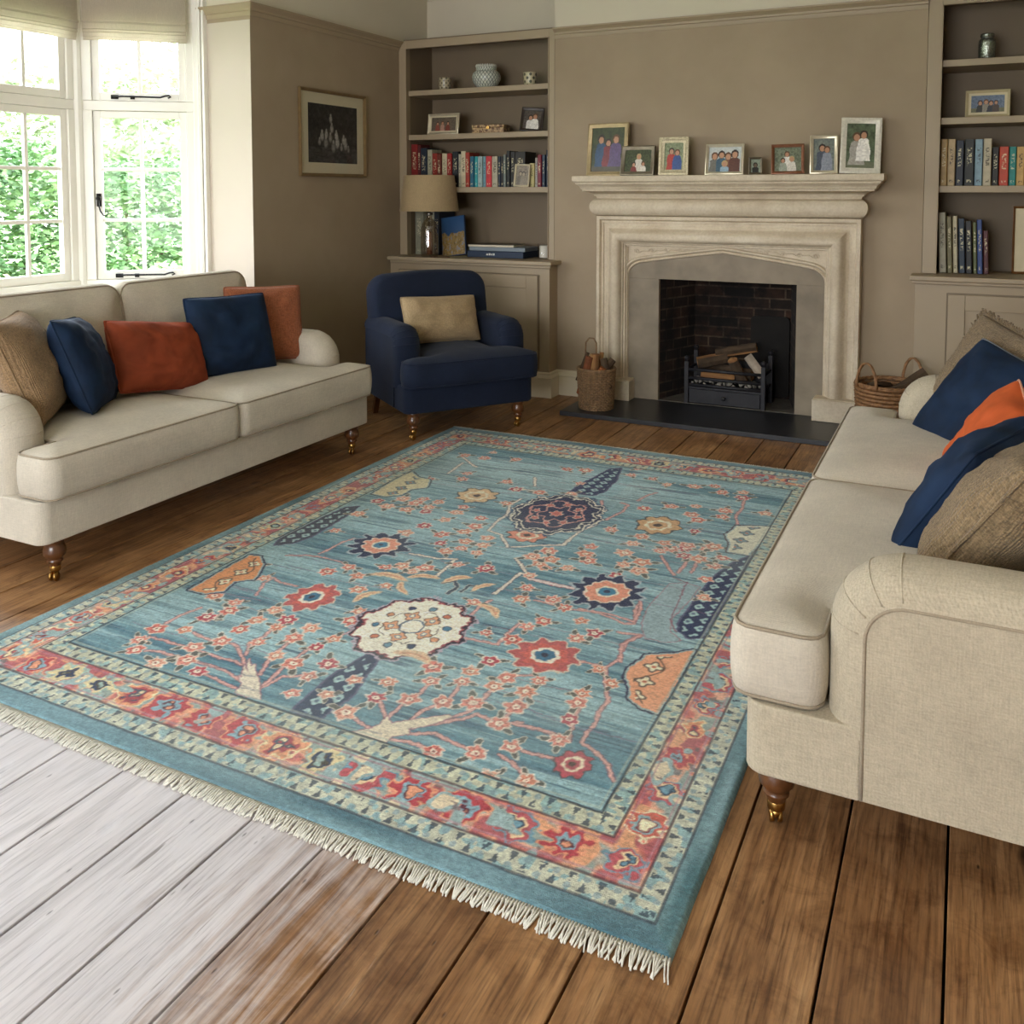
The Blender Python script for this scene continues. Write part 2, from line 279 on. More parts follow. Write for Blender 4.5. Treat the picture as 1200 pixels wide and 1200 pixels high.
def floor_mat():
    t = NT('old_pine_boards')
    tc = t.n('ShaderNodeTexCoord'); sp = t.n('ShaderNodeSeparateXYZ'); t.l(tc.outputs['Object'], sp.inputs[0])
    att = t.n('ShaderNodeAttribute'); att.attribute_name = 'board'
    cb = t.n('ShaderNodeCombineXYZ')
    t.l(t.math('MULTIPLY', sp.outputs[0], 16), cb.inputs[0]); t.l(t.math('MULTIPLY', sp.outputs[1], 1.1), cb.inputs[1]); t.l(t.math('MULTIPLY', att.outputs['Fac'], 37.), cb.inputs[2])
    grain = t.noise(cb.outputs[0], 1.3, 7, .62, 1.2)
    cb2 = t.n('ShaderNodeCombineXYZ')
    t.l(t.math('MULTIPLY', sp.outputs[0], 150), cb2.inputs[0]); t.l(t.math('MULTIPLY', sp.outputs[1], 7), cb2.inputs[1]); t.l(t.math('MULTIPLY', att.outputs['Fac'], 11.), cb2.inputs[2])
    fine = t.noise(cb2.outputs[0], 1.0, 4, .6)
    blot = t.noise(tc.outputs['Object'], 3.2, 6, .65, .5)
    col = t.ramp(grain, [(.22, hexc('6c4b31')), (.42, hexc('99714a')), (.62, hexc('b48b60')), (.8, hexc('c9a477'))])
    col = t.mix(1., col, t.ramp(fine, [(.3, (.48, .43, .40, 1)), (.52, (1, 1, 1, 1)), (.72, (1.25, 1.22, 1.18, 1))]), 'MULTIPLY')
    col = t.mix(1., col, t.ramp(blot, [(.3, (.66, .60, .56, 1)), (.6, (1.0, 1.0, 1.0, 1))]), 'MULTIPLY')
    # board to board tone
    tone = t.ramp(att.outputs['Fac'], [(0, (.78, .74, .72, 1)), (1, (1.08, 1.06, 1.02, 1))])
    col = t.mix(1., col, tone, 'MULTIPLY')
    # knots
    vo = t.n('ShaderNodeTexVoronoi'); vo.inputs['Scale'].default_value = 1.0
    cb3 = t.n('ShaderNodeCombineXYZ')
    t.l(t.math('MULTIPLY', sp.outputs[0], 4.6), cb3.inputs[0]); t.l(t.math('MULTIPLY', sp.outputs[1], 2.6), cb3.inputs[1])
    wob = t.n('ShaderNodeVectorMath', operation='ADD'); t.l(cb3.outputs[0], wob.inputs[0])
    ns = t.n('ShaderNodeTexNoise'); ns.inputs['Scale'].default_value = 14; t.l(tc.outputs['Object'], ns.inputs['Vector'])
    sc = t.n('ShaderNodeVectorMath', operation='SCALE'); t.l(ns.outputs['Color'], sc.inputs[0]); sc.inputs['Scale'].default_value = .12
    t.l(sc.outputs[0], wob.inputs[1]); t.l(wob.outputs[0], vo.inputs['Vector'])
    kn = t.ramp(vo.outputs['Distance'], [(.035, (1, 1, 1, 1)), (.10, (0, 0, 0, 1))])
    col = t.mix(t.math('MULTIPLY', kn, .75), col, hexc('2a1b10'))
    # small dark pits, stretched along the grain
    vp = t.n('ShaderNodeTexVoronoi'); vp.inputs['Scale'].default_value = 1.0
    cb4 = t.n('ShaderNodeCombineXYZ')
    t.l(t.math('MULTIPLY', sp.outputs[0], 26), cb4.inputs[0]); t.l(t.math('MULTIPLY', sp.outputs[1], 9), cb4.inputs[1]); t.l(att.outputs['Fac'], cb4.inputs[2])
    t.l(cb4.outputs[0], vp.inputs['Vector'])
    pit = t.ramp(vp.outputs['Distance'], [(.03, (1, 1, 1, 1)), (.09, (0, 0, 0, 1))])
    col = t.mix(t.math('MULTIPLY', pit, .7), col, hexc('20140c'))
    blo2 = t.noise(tc.outputs['Object'], 9.0, 5, .7, .8)
    col = t.mix(1., col, t.ramp(blo2, [(.32, (.62, .56, .52, 1)), (.52, (1, 1, 1, 1))]), 'MULTIPLY')
    cb5 = t.n('ShaderNodeCombineXYZ'); t.l(t.math('MULTIPLY', sp.outputs[0], 60), cb5.inputs[0]); t.l(t.math('MULTIPLY', sp.outputs[1], 4), cb5.inputs[1]); t.l(t.math('MULTIPLY', att.outputs['Fac'], 5.), cb5.inputs[2])
    crk = t.ramp(t.noise(cb5.outputs[0], 1.0, 3, .5, .4), [(.27, (1, 1, 1, 1)), (.33, (0, 0, 0, 1))])
    col = t.mix(t.math('MULTIPLY', crk, .45), col, hexc('24170e'))
    # board colour mixed to near-white towards the bay side foreground
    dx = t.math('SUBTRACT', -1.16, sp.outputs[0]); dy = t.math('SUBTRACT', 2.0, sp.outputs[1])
    whiten = t.math('ADD', dx, t.math('MULTIPLY', t.math('SUBTRACT', blot, .5), .5))
    # the near-white amount varies board by board and along the grain
    whiten = t.math('ADD', whiten, t.math('MULTIPLY', t.math('SUBTRACT', att.outputs['Fac'], .5), .22))
    whiten = t.math('ADD', whiten, t.math('MULTIPLY', t.math('SUBTRACT', grain, .5), .9))
    whiten = t.math('MULTIPLY', t.math('ADD', whiten, 0.10), 3.0)
    clp = t.n('ShaderNodeClamp'); t.l(whiten, clp.inputs[0])
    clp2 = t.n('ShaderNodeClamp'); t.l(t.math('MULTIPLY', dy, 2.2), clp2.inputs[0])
    whiten_amt = t.math('MULTIPLY', clp.outputs[0], clp2.outputs[0])
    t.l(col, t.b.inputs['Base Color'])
    t.bl_mask = whiten_amt
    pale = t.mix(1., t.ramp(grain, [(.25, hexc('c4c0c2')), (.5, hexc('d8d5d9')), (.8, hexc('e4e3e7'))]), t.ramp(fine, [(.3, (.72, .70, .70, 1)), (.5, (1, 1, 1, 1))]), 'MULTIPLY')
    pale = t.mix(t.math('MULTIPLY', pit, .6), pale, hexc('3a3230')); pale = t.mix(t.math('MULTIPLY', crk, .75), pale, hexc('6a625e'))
    t.l(t.mix(t.math('MULTIPLY', whiten_amt, WHITEN_MIX), col, pale), t.b.inputs['Base Color'])
    rr = t.ramp(blot, [(.3, (.34, .34, .34, 1)), (.7, (.48, .48, .48, 1))])
    t.l(rr, t.b.inputs['Roughness'])
    t.b.inputs['Specular IOR Level'].default_value = .5
    t.bump(t.math('ADD', t.math('MULTIPLY', fine, .6), t.math('ADD', t.math('MULTIPLY', grain, .9), t.math('MULTIPLY', t.math('ADD', pit, kn), -.8))), .35, .003)
    return t.m

def attr_mat(name, rough=.6, spec=.3, attr='Col'):
    if name in MATS: return MATS[name]
    t = NT(name); a = t.n('ShaderNodeAttribute'); a.attribute_name = attr
    t.l(a.outputs['Color'], t.b.inputs['Base Color']); t.set(Roughness=rough); t.b.inputs['Specular IOR Level'].default_value = spec
    MATS[name] = t.m; return t.m

def glass_mat(name, gloss=.08, tint=(1, 1, 1, 1)):
    """thin pane: mostly clear with fresnel reflection"""
    m = bpy.data.materials.new(name); m.use_nodes = True; nt = m.node_tree; nt.nodes.clear()
    o = nt.nodes.new('ShaderNodeOutputMaterial'); mx = nt.nodes.new('ShaderNodeMixShader'); tr = nt.nodes.new('ShaderNodeBsdfTransparent')
    gl = nt.nodes.new('ShaderNodeBsdfGlossy'); gl.inputs['Roughness'].default_value = .02; lw = nt.nodes.new('ShaderNodeLayerWeight'); lw.inputs['Blend'].default_value = .5
    pw = nt.nodes.new('ShaderNodeMath'); pw.operation = 'POWER'; pw.inputs[1].default_value = 5; nt.links.new(lw.outputs['Facing'], pw.inputs[0])
    fr = nt.nodes.new('ShaderNodeMath'); fr.operation = 'MULTIPLY_ADD'; fr.inputs[1].default_value = .8; fr.inputs[2].default_value = gloss*.5; nt.links.new(pw.outputs[0], fr.inputs[0])
    tr.inputs['Color'].default_value = tint
    nt.links.new(fr.outputs[0], mx.inputs[0]); nt.links.new(tr.outputs[0], mx.inputs[1]); nt.links.new(gl.outputs[0], mx.inputs[2]); nt.links.new(mx.outputs[0], o.inputs[0])
    return m

def solid_glass(name, col=(1, 1, 1, 1), rough=0.0):
    t = NT(name); t.set(Roughness=rough, IOR=1.45); t.b.inputs['Transmission Weight'].default_value = 1; t.b.inputs['Base Color'].default_value = col
    return t.m

m_wall = wall_mat()
m_reveal = plain('pale_pier_face', 'c5baab', .8, .02, 3)
m_cream = plain('cream_wall_paint', 'd2cab6', .8, .02, 3)
m_trim = plain('taupe_joinery_paint', 'a39278', .5, .03, 4, .05, 90)
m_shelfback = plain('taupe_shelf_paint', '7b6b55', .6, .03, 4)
m_skirt = plain('cream_gloss_paint', 'd8cdb4', .4, .03, 5)
m_white = plain('white_gloss_paint', 'f0ede4', .35, .02, 6)
m_stone = stone_mat()
m_slip = plain('grey_stone_slip', '8a7e6c', .7, .22, 6, .2, 70)
m_slate = plain('black_slate', '2b2c30', .35, .15, 5, .12, 40)
m_brick = brick_mat()
m_soot = plain('soot_black', '191613', .95, .3, 5, .5, 50)
m_iron = plain('cast_iron', '29282c', .55, .2, 20, .25, 120, metal=.3)
m_brass = plain('antique_brass', 'b08a4e', .28, .1, 20, metal=1)
m_chrome = plain('pewter', 'a09a90', .3, .1, 20, metal=1)
m_ironblk = plain('black_iron_hardware', '1d1b1a', .45, .1, 20, metal=.6)
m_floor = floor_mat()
m_linen = fabric('oatmeal_linen', 'd2c8b6', sheen=.1, slub=.10)
m_linen2 = fabric('oatmeal_herringbone_linen', 'c6baa2', sheen=.1, slub=.14, twill=True, bump=.8, dist=.002)
m_pipe = fabric('oatmeal_piping', 'a89a84')
m_navy_ch = fabric('navy_wool', '1b2438', var=.2, slub=.12, sheen=.06)
m_velvet = velvet('navy_velvet', '15273f')
m_rustv = velvet('rust_velvet', '8f4228', .7)
m_orange = velvet('orange_velvet', 'c65c30', .8)
m_tan = fabric('tan_boucle', 'a98a66', slub=.3, bump=1., dist=.006)
m_tanr = fabric('tan_chenille', 'a08866', slub=.34, bump=1., dist=.007)
m_rustt = fabric('rust_slub_weave', 'b06844', slub=.28, bump=.9, dist=.004)
m_flax = fabric('flax_weave', 'bda37c', slub=.22, bump=.8, dist=.003)
m_leg = wood('turned_oak', '47280f', '744827', (18, 18, 4), .35, .4)
m_blind = fabric('linen_blind', 'dbd2c4', slub=.16, bump=.3)
_t = m_blind.node_tree; _tr = _t.nodes.new('ShaderNodeBsdfTranslucent'); _tr.inputs[0].default_value = hexc('e0d8ca'); _mx = _t.nodes.new('ShaderNodeMixShader'); _mx.inputs[0].default_value = .58
_o = [n for n in _t.nodes if n.type == 'OUTPUT_MATERIAL'][0]; _b = [n for n in _t.nodes if n.type == 'BSDF_PRINCIPLED'][0]
_t.links.new(_b.outputs[0], _mx.inputs[1]); _t.links.new(_tr.outputs[0], _mx.inputs[2]); _t.links.new(_mx.outputs[0], _o.inputs[0])
m_glass = glass_mat('window_glass', .016)
m_shade = fabric('lampshade_linen', 'b49d78', slub=.12, bump=.2)
m_wicker = plain('wicker', '8a6440', .6, .3, 60, .3, 150)
# ------------------------------------------------------------------ SETTING
XL, XR, YB, YN, ZC = -3.95, 1.15, 6.0, -2.3, 3.12
# floor boards: one structure, a board's edge gap is real
bm = B(); lay = None
x = -2.0675 - .2067*16
random.seed(3)
bvals = []
while x < XR + .3:
    y = -2.4; first = True
    while y < 6.5:
        y2 = 6.5
        if 6.5 - y2 < 1.0: y2 = 6.5
        box(bm, x+.0029, x+.2067-.0029, y+.001, min(y2, 6.5)-.001, -.03, 0)
        bvals.append(random.random()); y = y2
    x += .2067
me = bpy.data.meshes.new('floor')
bm.to_mesh(me); bm.free()
at = me.attributes.new('board', 'FLOAT', 'FACE')
for i, p in enumerate(me.polygons): at.data[i].value = bvals[i//6]
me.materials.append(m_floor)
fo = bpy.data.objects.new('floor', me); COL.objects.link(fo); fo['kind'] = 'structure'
bv = fo.modifiers.new('b', 'BEVEL'); bv.width = .0015; bv.segments = 1
bm = B(); box(bm, -5.6, 1.6, -2.6, 6.8, -.2, -.031)
sub = obj('floor_void', bm, m_soot, kind='structure'); sub.name = 'floor.001'

def st(name, bm, m, **k): return obj(name, bm, m, kind='structure', **k)
ZR = 2.575     # picture rail top
def wallbox(bm, x0, x1, y0, y1, z0=0, z1=ZC):
    if z0 < ZR < z1:
        box(bm, x0, x1, y0, y1, z0, ZR, 0); box(bm, x0, x1, y0, y1, ZR, z1, 1)
    else: box(bm, x0, x1, y0, y1, z0, z1, 1 if z0 >= ZR else 0)
WM = [m_wall, m_cream, m_reveal]
bm = B()
wallbox(bm, -4.30, XL, 4.37, 6.42)            # pier with the picture
box(bm, -4.30, XL, 4.366, 4.3698, 0, 2.5, 2)  # paler base colour on the pier's bay-side face only
wallbox(bm, -4.44, -4.30, 4.44, 6.42)
wallbox(bm, -4.30, XL, YN, 1.00)             # near pier
wallbox(bm, -5.0, -4.995+.06, 1.38, 3.94, 0, .865)
st('wall_left', bm, WM)
bm = B()                                      # bay walls below the boards + head above the frames
def slab_along(bm, A, Bp, th, z0, z1, mi=0):
    A = Vector((A[0], A[1])); Bp = Vector((Bp[0], Bp[1])); d = (Bp-A).normalized(); n = Vector((d.y, -d.x))
    prism(bm, [tuple(A), tuple(Bp), tuple(Bp+n*th), tuple(A+n*th)], z0, z1, mi=mi)
BA, BC = (-4.912, 3.90), (-4.355, 4.35)
BA2, BC2 = (-4.912, 1.42), (-4.355, .97)
for z0, z1, mi in ((0, .865, 0), (2.72, ZC, 1)):
    slab_along(bm, BC, BA, .14, z0, z1, mi)
    slab_along(bm, BA, BA2, .14, z0, z1, mi)
    slab_along(bm, BA2, BC2, .14, z0, z1, mi)
st('wall_bay', bm, WM)
bm = B()
wallbox(bm, -2.64, -1.86, YB, 6.42); wallbox(bm, -.96, -.24, YB, 6.42)
wallbox(bm, -1.86, -.96, YB, 6.42, .862)
box(bm, -4.44, XR+.3, 6.42, 6.72, 0, ZR, 0); box(bm, -4.44, XR+.3, 6.42, 6.72, ZR, ZC, 1)
st('wall_back', bm, WM)
bm = B(); wallbox(bm, XR, XR+.2, YN, 6.42); st('wall_right', bm, WM)
bm = B()
for x0, x1, z0, z1 in ((-4.30, -3.2, 0, ZC), (-.2, 1.35, 0, ZC), (-3.2, -.2, 0, .6), (-3.2, -.2, 2.4, ZC)): wallbox(bm, x0, x1, YN-.2, YN, z0, z1)
st('wall_near', bm, WM)
bm = B(); box(bm, -5.1, XR+.3, YN-.2, 6.72, ZC, ZC+.15); st('ceiling', bm, plain('white_ceiling_paint', 'efebe2', .85, .01, 3))

# picture rail, cornice, skirting: swept profiles along plan polylines
def sweep_plan(bm, path, prof, z):
    """prof: (out, dz) ; path: plan points, the room is on the right hand of travel"""
    pts = [Vector(p) for p in path]; n = len(pts); rings = []
    for i in range(n):
        ds = []
        if i > 0: ds.append((pts[i]-pts[i-1]).normalized())
        if i < n-1: ds.append((pts[i+1]-pts[i]).normalized())
        ns = [Vector((d.y, -d.x)) for d in ds]
        m = ns[0] if len(ns) == 1 else (ns[0]+ns[1])/(1+ns[0].dot(ns[1]))
        rings.append([(pts[i].x+m.x*o, pts[i].y+m.y*o, z+dz) for o, dz in prof])
    V = loft(bm, rings)
    for rg in (V[0], V[-1]):
        try: bm.faces.new(rg)
        except ValueError: pass
RAIL = [(0, -.075), (.006, -.075), (.010, -.062), (.012, -.05), (.020, -.046), (.022, -.034), (.034, -.02), (.045, -.012), (.045, -.002), (.038, .0), (0, .0)]
SK = [(0, 0), (.024, 0), (.024, .125), (.020, .132), (.026, .138), (.020, .150), (.010, .160), (.012, .168), (.006, .176), (0, .178)]
CORN = [(0, -.14), (.012, -.14), (.015, -.12), (.05, -.10), (.07, -.05), (.11, -.03), (.12, 0), (0, 0)]
bm = B()
sweep_plan(bm, [(-4.35, 4.37), (XL, 4.37), (XL, 6.0)], RAIL, 2.60); st('trim_1', bm, m_trim, angle=30)
bm = B(); sweep_plan(bm, [(-2.64, YB), (-.24, YB)], RAIL, 2.60); st('trim_2', bm, m_trim, angle=30)
bm = B(); sweep_plan(bm, [(XR, 6.0), (XR, YN)], RAIL, 2.60); st('trim_3', bm, m_trim, angle=30)
bm = B(); sweep_plan(bm, [(XL, YN), (XL, 1.0)], RAIL, 2.60); st('trim_4', bm, m_trim, angle=30)
bm = B(); sweep_plan(bm, [(XL, 4.37), (XL, 6.42), (-2.64, 6.42), (-2.64, YB), (-.24, YB), (-.24, 6.42), (XR, 6.42)], CORN, ZC); st('trim_5', bm, m_cream, angle=40)
bm = B(); sweep_plan(bm, [(-4.30, 4.37), (XL, 4.37), (XL, 5.86)], SK, 0); st('baseboard_left', bm, m_skirt, angle=30)
bm = B(); sweep_plan(bm, [(XL, 5.86), (-2.615, 5.86), (-2.615, YB), (-2.31, YB)], SK, 0); st('baseboard_back', bm, m_skirt, angle=30)
bm = B(); sweep_plan(bm, [(-.555, YB), (-.265, YB), (-.265, 5.86), (XR, 5.86)], SK, 0); st('baseboard_back_right', bm, m_skirt, angle=30)
bm = B(); sweep_plan(bm, [(XR, 5.86), (XR, YN)], SK, 0); st('baseboard_right', bm, m_skirt, angle=30)

# ------------------------------------------------------------------ windows
def strip_frame(bm, A, d, n, s0, s1, z0, z1, w, t0, t1, wb=None):
    """rect frame in the plane A + s*d, thickness from t0 to t1 along inward normal n"""
    wb = w if wb is None else wb
    def bx(a, b, c, e):
        P = lambda s, t: (A[0]+d[0]*s+n[0]*t, A[1]+d[1]*s+n[1]*t)
        prism(bm, [P(a, t0), P(b, t0), P(b, t1), P(a, t1)], c, e)
    bx(s0, s0+w, z0, z1); bx(s1-w, s1, z0, z1); bx(s0+w, s1-w, z1-w, z1); bx(s0+w, s1-w, z0, z0+wb)
def window(idx, A, Bp, units, handles):
    A = Vector(A); Bp = Vector(Bp); L = (Bp-A).length; d = (Bp-A)/L
    n = Vector((d.y, -d.x))
    cen = Vector((-3.5, 2.6))
    if (cen-A).dot(n) < 0: n = -n
    P = lambda s, t: (A.x+d.x*s+n.x*t, A.y+d.y*s+n.y*t)
    def bx(bm, a, b, c, e, t0, t1): prism(bm, [P(a, t0), P(b, t0), P(b, t1), P(a, t1)], c, e)
    root = empty('window_%d' % idx, (0, 0, 0), kind='structure')
    bm = B()
    edges = [u[0] for u in units]+[units[-1][1]]
    bx(bm, 0, L, .865, .905, -.07, .02); bx(bm, 0, L, 2.50, 2.72, -.07, .012); bx(bm, 0, L, 1.952, 2.012, -.07, .006)
    for k, e in enumerate(edges):
        w = .030
        a, b = (0, e+w) if k == 0 else ((e-w, L) if k == len(edges)-1 else (e-w, e+w))
        bx(bm, a, b, .905, 1.952, -.07, .012); bx(bm, a, b, 2.012, 2.5, -.07, .012)
        if 0 < k < len(edges)-1: bx(bm, e-.010, e+.010, .905, 2.5, .012, .02)
    obj('window_frame', bm, m_white, root, bevel=.004)
    for (s0, s1) in units:
        a, b = s0+.032, s1-.032
        for z0, z1, rows in ((.907, 1.950, 3), (2.014, 2.498, 1)):
            bm = B(); c = Vector((A.x, A.y))
            strip_frame(bm, A, d, n, a, b, z0, z1, .043, -.045, -.004, .05)
            mid = (a+b)/2
            bx(bm, mid-.011, mid+.011, z0+.05, z1-.043, -.035, -.012)
            zz = [z0+.05+(z1-z0-.093)*r/rows for r in range(rows+1)]
            for r in range(1, rows):
                bx(bm, a+.043, mid-.011, zz[r]-.011, zz[r]+.011, -.035, -.012); bx(bm, mid+.011, b-.043, zz[r]-.011, zz[r]+.011, -.035, -.012)
            cs = obj('casement', bm, m_white, root, bevel=.003)
            bm = B(); bx(bm, a+.043, b-.043, z0+.05, z1-.043, -.025, -.021)
            obj('window_pane', bm, m_glass, cs)
            if (rows == 1 or True) and handles:
                # casement stay along the bottom rail
                bm = B(); zb = z0+.022
                q0, q1 = a+.12, b-.10
                tube(bm, [(*P(q0, .012), zb), (*P(q0+.05, .016), zb+.004), (*P(q1-.05, .014), zb+.002), (*P(q1-.02, .016), zb+.012), (*P(q1, .016), zb+.014), (*P(q1+.012, .016), zb+.006), (*P(q1-.005, .016), zb-.002)], .0055, 6)
                bx(bm, q0-.012, q0+.03, zb-.012, zb+.012, -.004, .010); bx(bm, q0+.10, q0+.125, zb-.012, zb+.01, -.004, .008)
                obj('casement_stay', bm, m_ironblk, root, smooth=True)
        if handles:
            bm = B(); hs = a+.022
            bx(bm, hs-.013, hs+.013, 1.36, 1.44, -.004, .006)
            M = Matrix.Translation((*P(hs, .016), 1.41)) @ Vector((n.x, n.y, 0)).to_track_quat('Z', 'Y').to_matrix().to_4x4()
            lathe(bm, [(.014, -.01), (.016, 0), (.009, .012)], seg=12, M=M)
            hp = [(0, 1.41), (.002, 1.37), (.012, 1.33), (.03, 1.305), (.048, 1.305), (.058, 1.32), (.05, 1.335), (.04, 1.328)]
            tube(bm, [(*P(hs+u, .024), z) for u, z in hp], .0048, 6)
            obj('window_handle', bm, m_ironblk, root, smooth=True)
    return root
dR = math.hypot(BC[0]-BA[0], BC[1]-BA[1])
window(1, BA, BA2, [(.045+.5975*k, .045+.5975*(k+1)) for k in range(4)], False)
window(2, BA, BC, [(.055, dR-.05)], True)
window(3, BC2, BA2, [(.05, dR-.055)], False)
# bay corner posts, architrave at the right jamb
bm = B()
for c in (BA, BA2): lathe(bm, [(.032, .865), (.032, 2.72)], (c[0]+.004, c[1], 0), 10)
st('trim_6', bm, m_white)
bm = B()
dd = Vector((BC[0]-BA[0], BC[1]-BA[1])).normalized()
for k, (o, w, t) in enumerate(((-.035, .03, .02), (-.008, .022, .035), (.014, .02, .022))):
    p = Vector(BC)+dd*o; nn = Vector((dd.y, -dd.x))
    prism(bm, [tuple(p), tuple(p+dd*w), tuple(p+dd*w+nn*t), tuple(p+nn*t)], .865, 2.72)
box(bm, -4.362, -4.302, 4.352, 4.372, 0, 2.72); box(bm, -4.32, -4.30, 4.335, 4.372, 0, 2.72)
st('trim_7', bm, m_white, bevel=.004)
bm = B()   # window board
prism(bm, [(-4.93, 3.90), (-4.36, 4.36), (-4.30, 4.30), (-4.80, 3.86), (-4.80, 1.46), (-4.30, 1.02), (-4.36, .96), (-4.93, 1.42)], .84, .868)
st('trim_8', bm, m_white, bevel=.006)
# rear window behind the viewer (daylight from the garden side)
rt = empty('window_4', kind='structure'); bm = B()
for k in range(4):
    xx = -3.17+.98*k; box(bm, xx-.03, xx+.03, YN-.12, YN-.05, .6, 2.4)
box(bm, -3.2, -.2, YN-.12, YN-.05, .60, .66); box(bm, -3.2, -.2, YN-.12, YN-.05, 2.34, 2.4); box(bm, -3.2, -.2, YN-.12, YN-.05, 1.9, 1.95)
obj('window_frame', bm, m_white, rt)

# roman blinds
def blind(A, Bp, off, label, zb, group):
    A = Vector(A); Bp = Vector(Bp); d = (Bp-A).normalized(); n = Vector((d.y, -d.x))
    if (Vector((-3.5, 2.6))-A).dot(n) < 0: n = -n
    prof = [(0, zb), (.006, zb-.004), (.012, zb), (.013, zb+.016), (.017, zb+.018), (.018, zb+.040), (.026, zb+.044), (.027, zb+.050), (.022, zb+.058), (.030, zb+.062), (.032, zb+.095), (.040, zb+.100), (.041, zb+.106), (.030, zb+.118), (.026, zb+.20), (.024, 2.74), (0, 2.74)]
    bm = B(); rings = []
    Ls = (Bp-A).length; N = max(8, int(Ls/.1))
    for i in range(N+1):
        s = Ls*i/N; p = A+d*s
        rings.append([(p.x+n.x*(off+t), p.y+n.y*(off+t), z+.002*math.sin(s*9)) for t, z in prof])
    V = loft(bm, rings, closed=True)
    bm.faces.new(V[0]); bm.faces.new(V[-1])
    r = obj('roman_blind', bm, m_blind, label=label, cat='blind', group=group, angle=50)
    bm = B(); bar(bm, (A.x+n.x*(off-.012), A.y+n.y*(off-.012), 2.73), (Bp.x+n.x*(off-.012), Bp.y+n.y*(off-.012), 2.73), .02, .03)
    obj('headrail', bm, m_white, r)
    return r
# blind edges
nR = Vector((dd.y, -dd.x))
def offp(p, s, d): return (p[0]+d.x*s, p[1]+d.y*s)
blind(offp(BA, .055, dd), offp(BC, -.065, dd), .045, 'folded linen roman blind over the angled casement beside the wall pier', 2.375, 'linen roman blinds in the bay')
blind((-4.912, 3.86), (-4.912, 1.46), .045, 'wide folded linen roman blind over the straight run of bay casements', 2.37, 'linen roman blinds in the bay')
d3 = Vector((BC2[0]-BA2[0], BC2[1]-BA2[1])).normalized()

# ------------------------------------------------------------------ BOOKCASES
def bookcase(x0, x1, label, xs_l, xs_r):
    """upper open shelves set in the alcove, face frame at Y=6.0"""
    t = empty('alcove_bookcase', ((x0+x1)/2, 6.2, .95), label=label, cat='bookcase', group='built-in alcove bookcases')
    o = t.location
    def add(name, bm, m, **k):
        xform(bm, Matrix.Translation(-o)); return obj(name, bm, m, t, **k)
    ix0, ix1 = xs_l, xs_r
    bm = B(); box(bm, x0, ix0, 6.0, 6.06, .965, 2.60); box(bm, ix1, x1, 6.0, 6.06, .965, 2.60); box(bm, ix0, ix1, 6.0, 6.06, 2.545, 2.60)
    box(bm, ix0, ix0+.006, 5.992, 6.01, .965, 2.545); box(bm, ix1-.006, ix1, 5.992, 6.01, .965, 2.545); box(bm, ix0, ix1, 5.992, 6.01, 2.539, 2.545)
    add('face_frame', bm, m_trim, bevel=.002)
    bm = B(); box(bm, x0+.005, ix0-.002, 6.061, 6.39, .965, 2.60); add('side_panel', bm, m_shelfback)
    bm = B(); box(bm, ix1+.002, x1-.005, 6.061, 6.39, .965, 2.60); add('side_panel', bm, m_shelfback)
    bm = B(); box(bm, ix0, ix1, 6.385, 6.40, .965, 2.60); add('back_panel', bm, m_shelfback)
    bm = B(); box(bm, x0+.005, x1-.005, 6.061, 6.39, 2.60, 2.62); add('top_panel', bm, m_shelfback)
    for z0, z1 in ((1.447, 1.487), (1.848, 1.888), (2.185, 2.225)):
        bm = B(); box(bm, ix0+.001, ix1-.001, 6.03, 6.384, z0, z1); add('shelf', bm, m_trim, bevel=.003)
    return t
bookcase(-3.948, -2.642, 'taupe bookcase built into the alcove left of the fireplace', -3.885, -2.685)
bookcase(-.238, XR-.002, 'taupe bookcase built into the alcove right of the fireplace', -.165, XR-.06)
def cupboard(x0, x1, label, doors, cx0, cx1):
    t = empty('alcove_cupboard', ((x0+x1)/2, 6.1, 0), label=label, cat='cupboard', group='built-in alcove cupboards')
    o = t.location
    def add(name, bm, m, parent=t, **k):
        xform(bm, Matrix.Translation(-o)); return obj(name, bm, m, parent, **k)
    bm = B(); box(bm, x0, x1, 5.862, 6.38, .0, .93); add('carcass', bm, m_trim, bevel=.003)
    bm = B(); box(bm, cx0, cx1, 5.815, 6.385, .935, .964); box(bm, cx0+.012, cx1-.012, 5.835, 5.865, .915, .935); add('counter', bm, m_trim, bevel=.006)
    for a, b in doors:
        bm = B(); z0, z1 = .20, .86
        box(bm, a, a+.09, 5.842, 5.860, z0, z1); box(bm, b-.09, b, 5.842, 5.860, z0, z1)
        box(bm, a+.09, b-.09, 5.842, 5.860, z1-.09, z1); box(bm, a+.09, b-.09, 5.842, 5.860, z0, z0+.10); box(bm, a+.085, b-.085, 5.854, 5.861, z0+.05, z1-.05)
        dr = add('door', bm, m_trim, bevel=.003)
        bm = B(); box(bm, a-.008, a-.002, 5.852, 5.862, z0-.006, z1+.006); box(bm, b+.002, b+.008, 5.852, 5.862, z0-.006, z1+.006); box(bm, a-.002, b+.002, 5.852, 5.862, z1+.002, z1+.008)
        add('door_bead', bm, m_shelfback)
    return t
cupboard(-3.948, -2.615, 'taupe panelled cupboard under the left alcove shelves behind the armchair', [(-3.86, -3.29), (-3.27, -2.70)], -3.948, -2.585)
cupboard(-.265, XR-.002, 'taupe panelled cupboard under the right alcove shelves behind the sofa', [(-.09, .46), (.48, 1.03)], -.295, XR-.002)

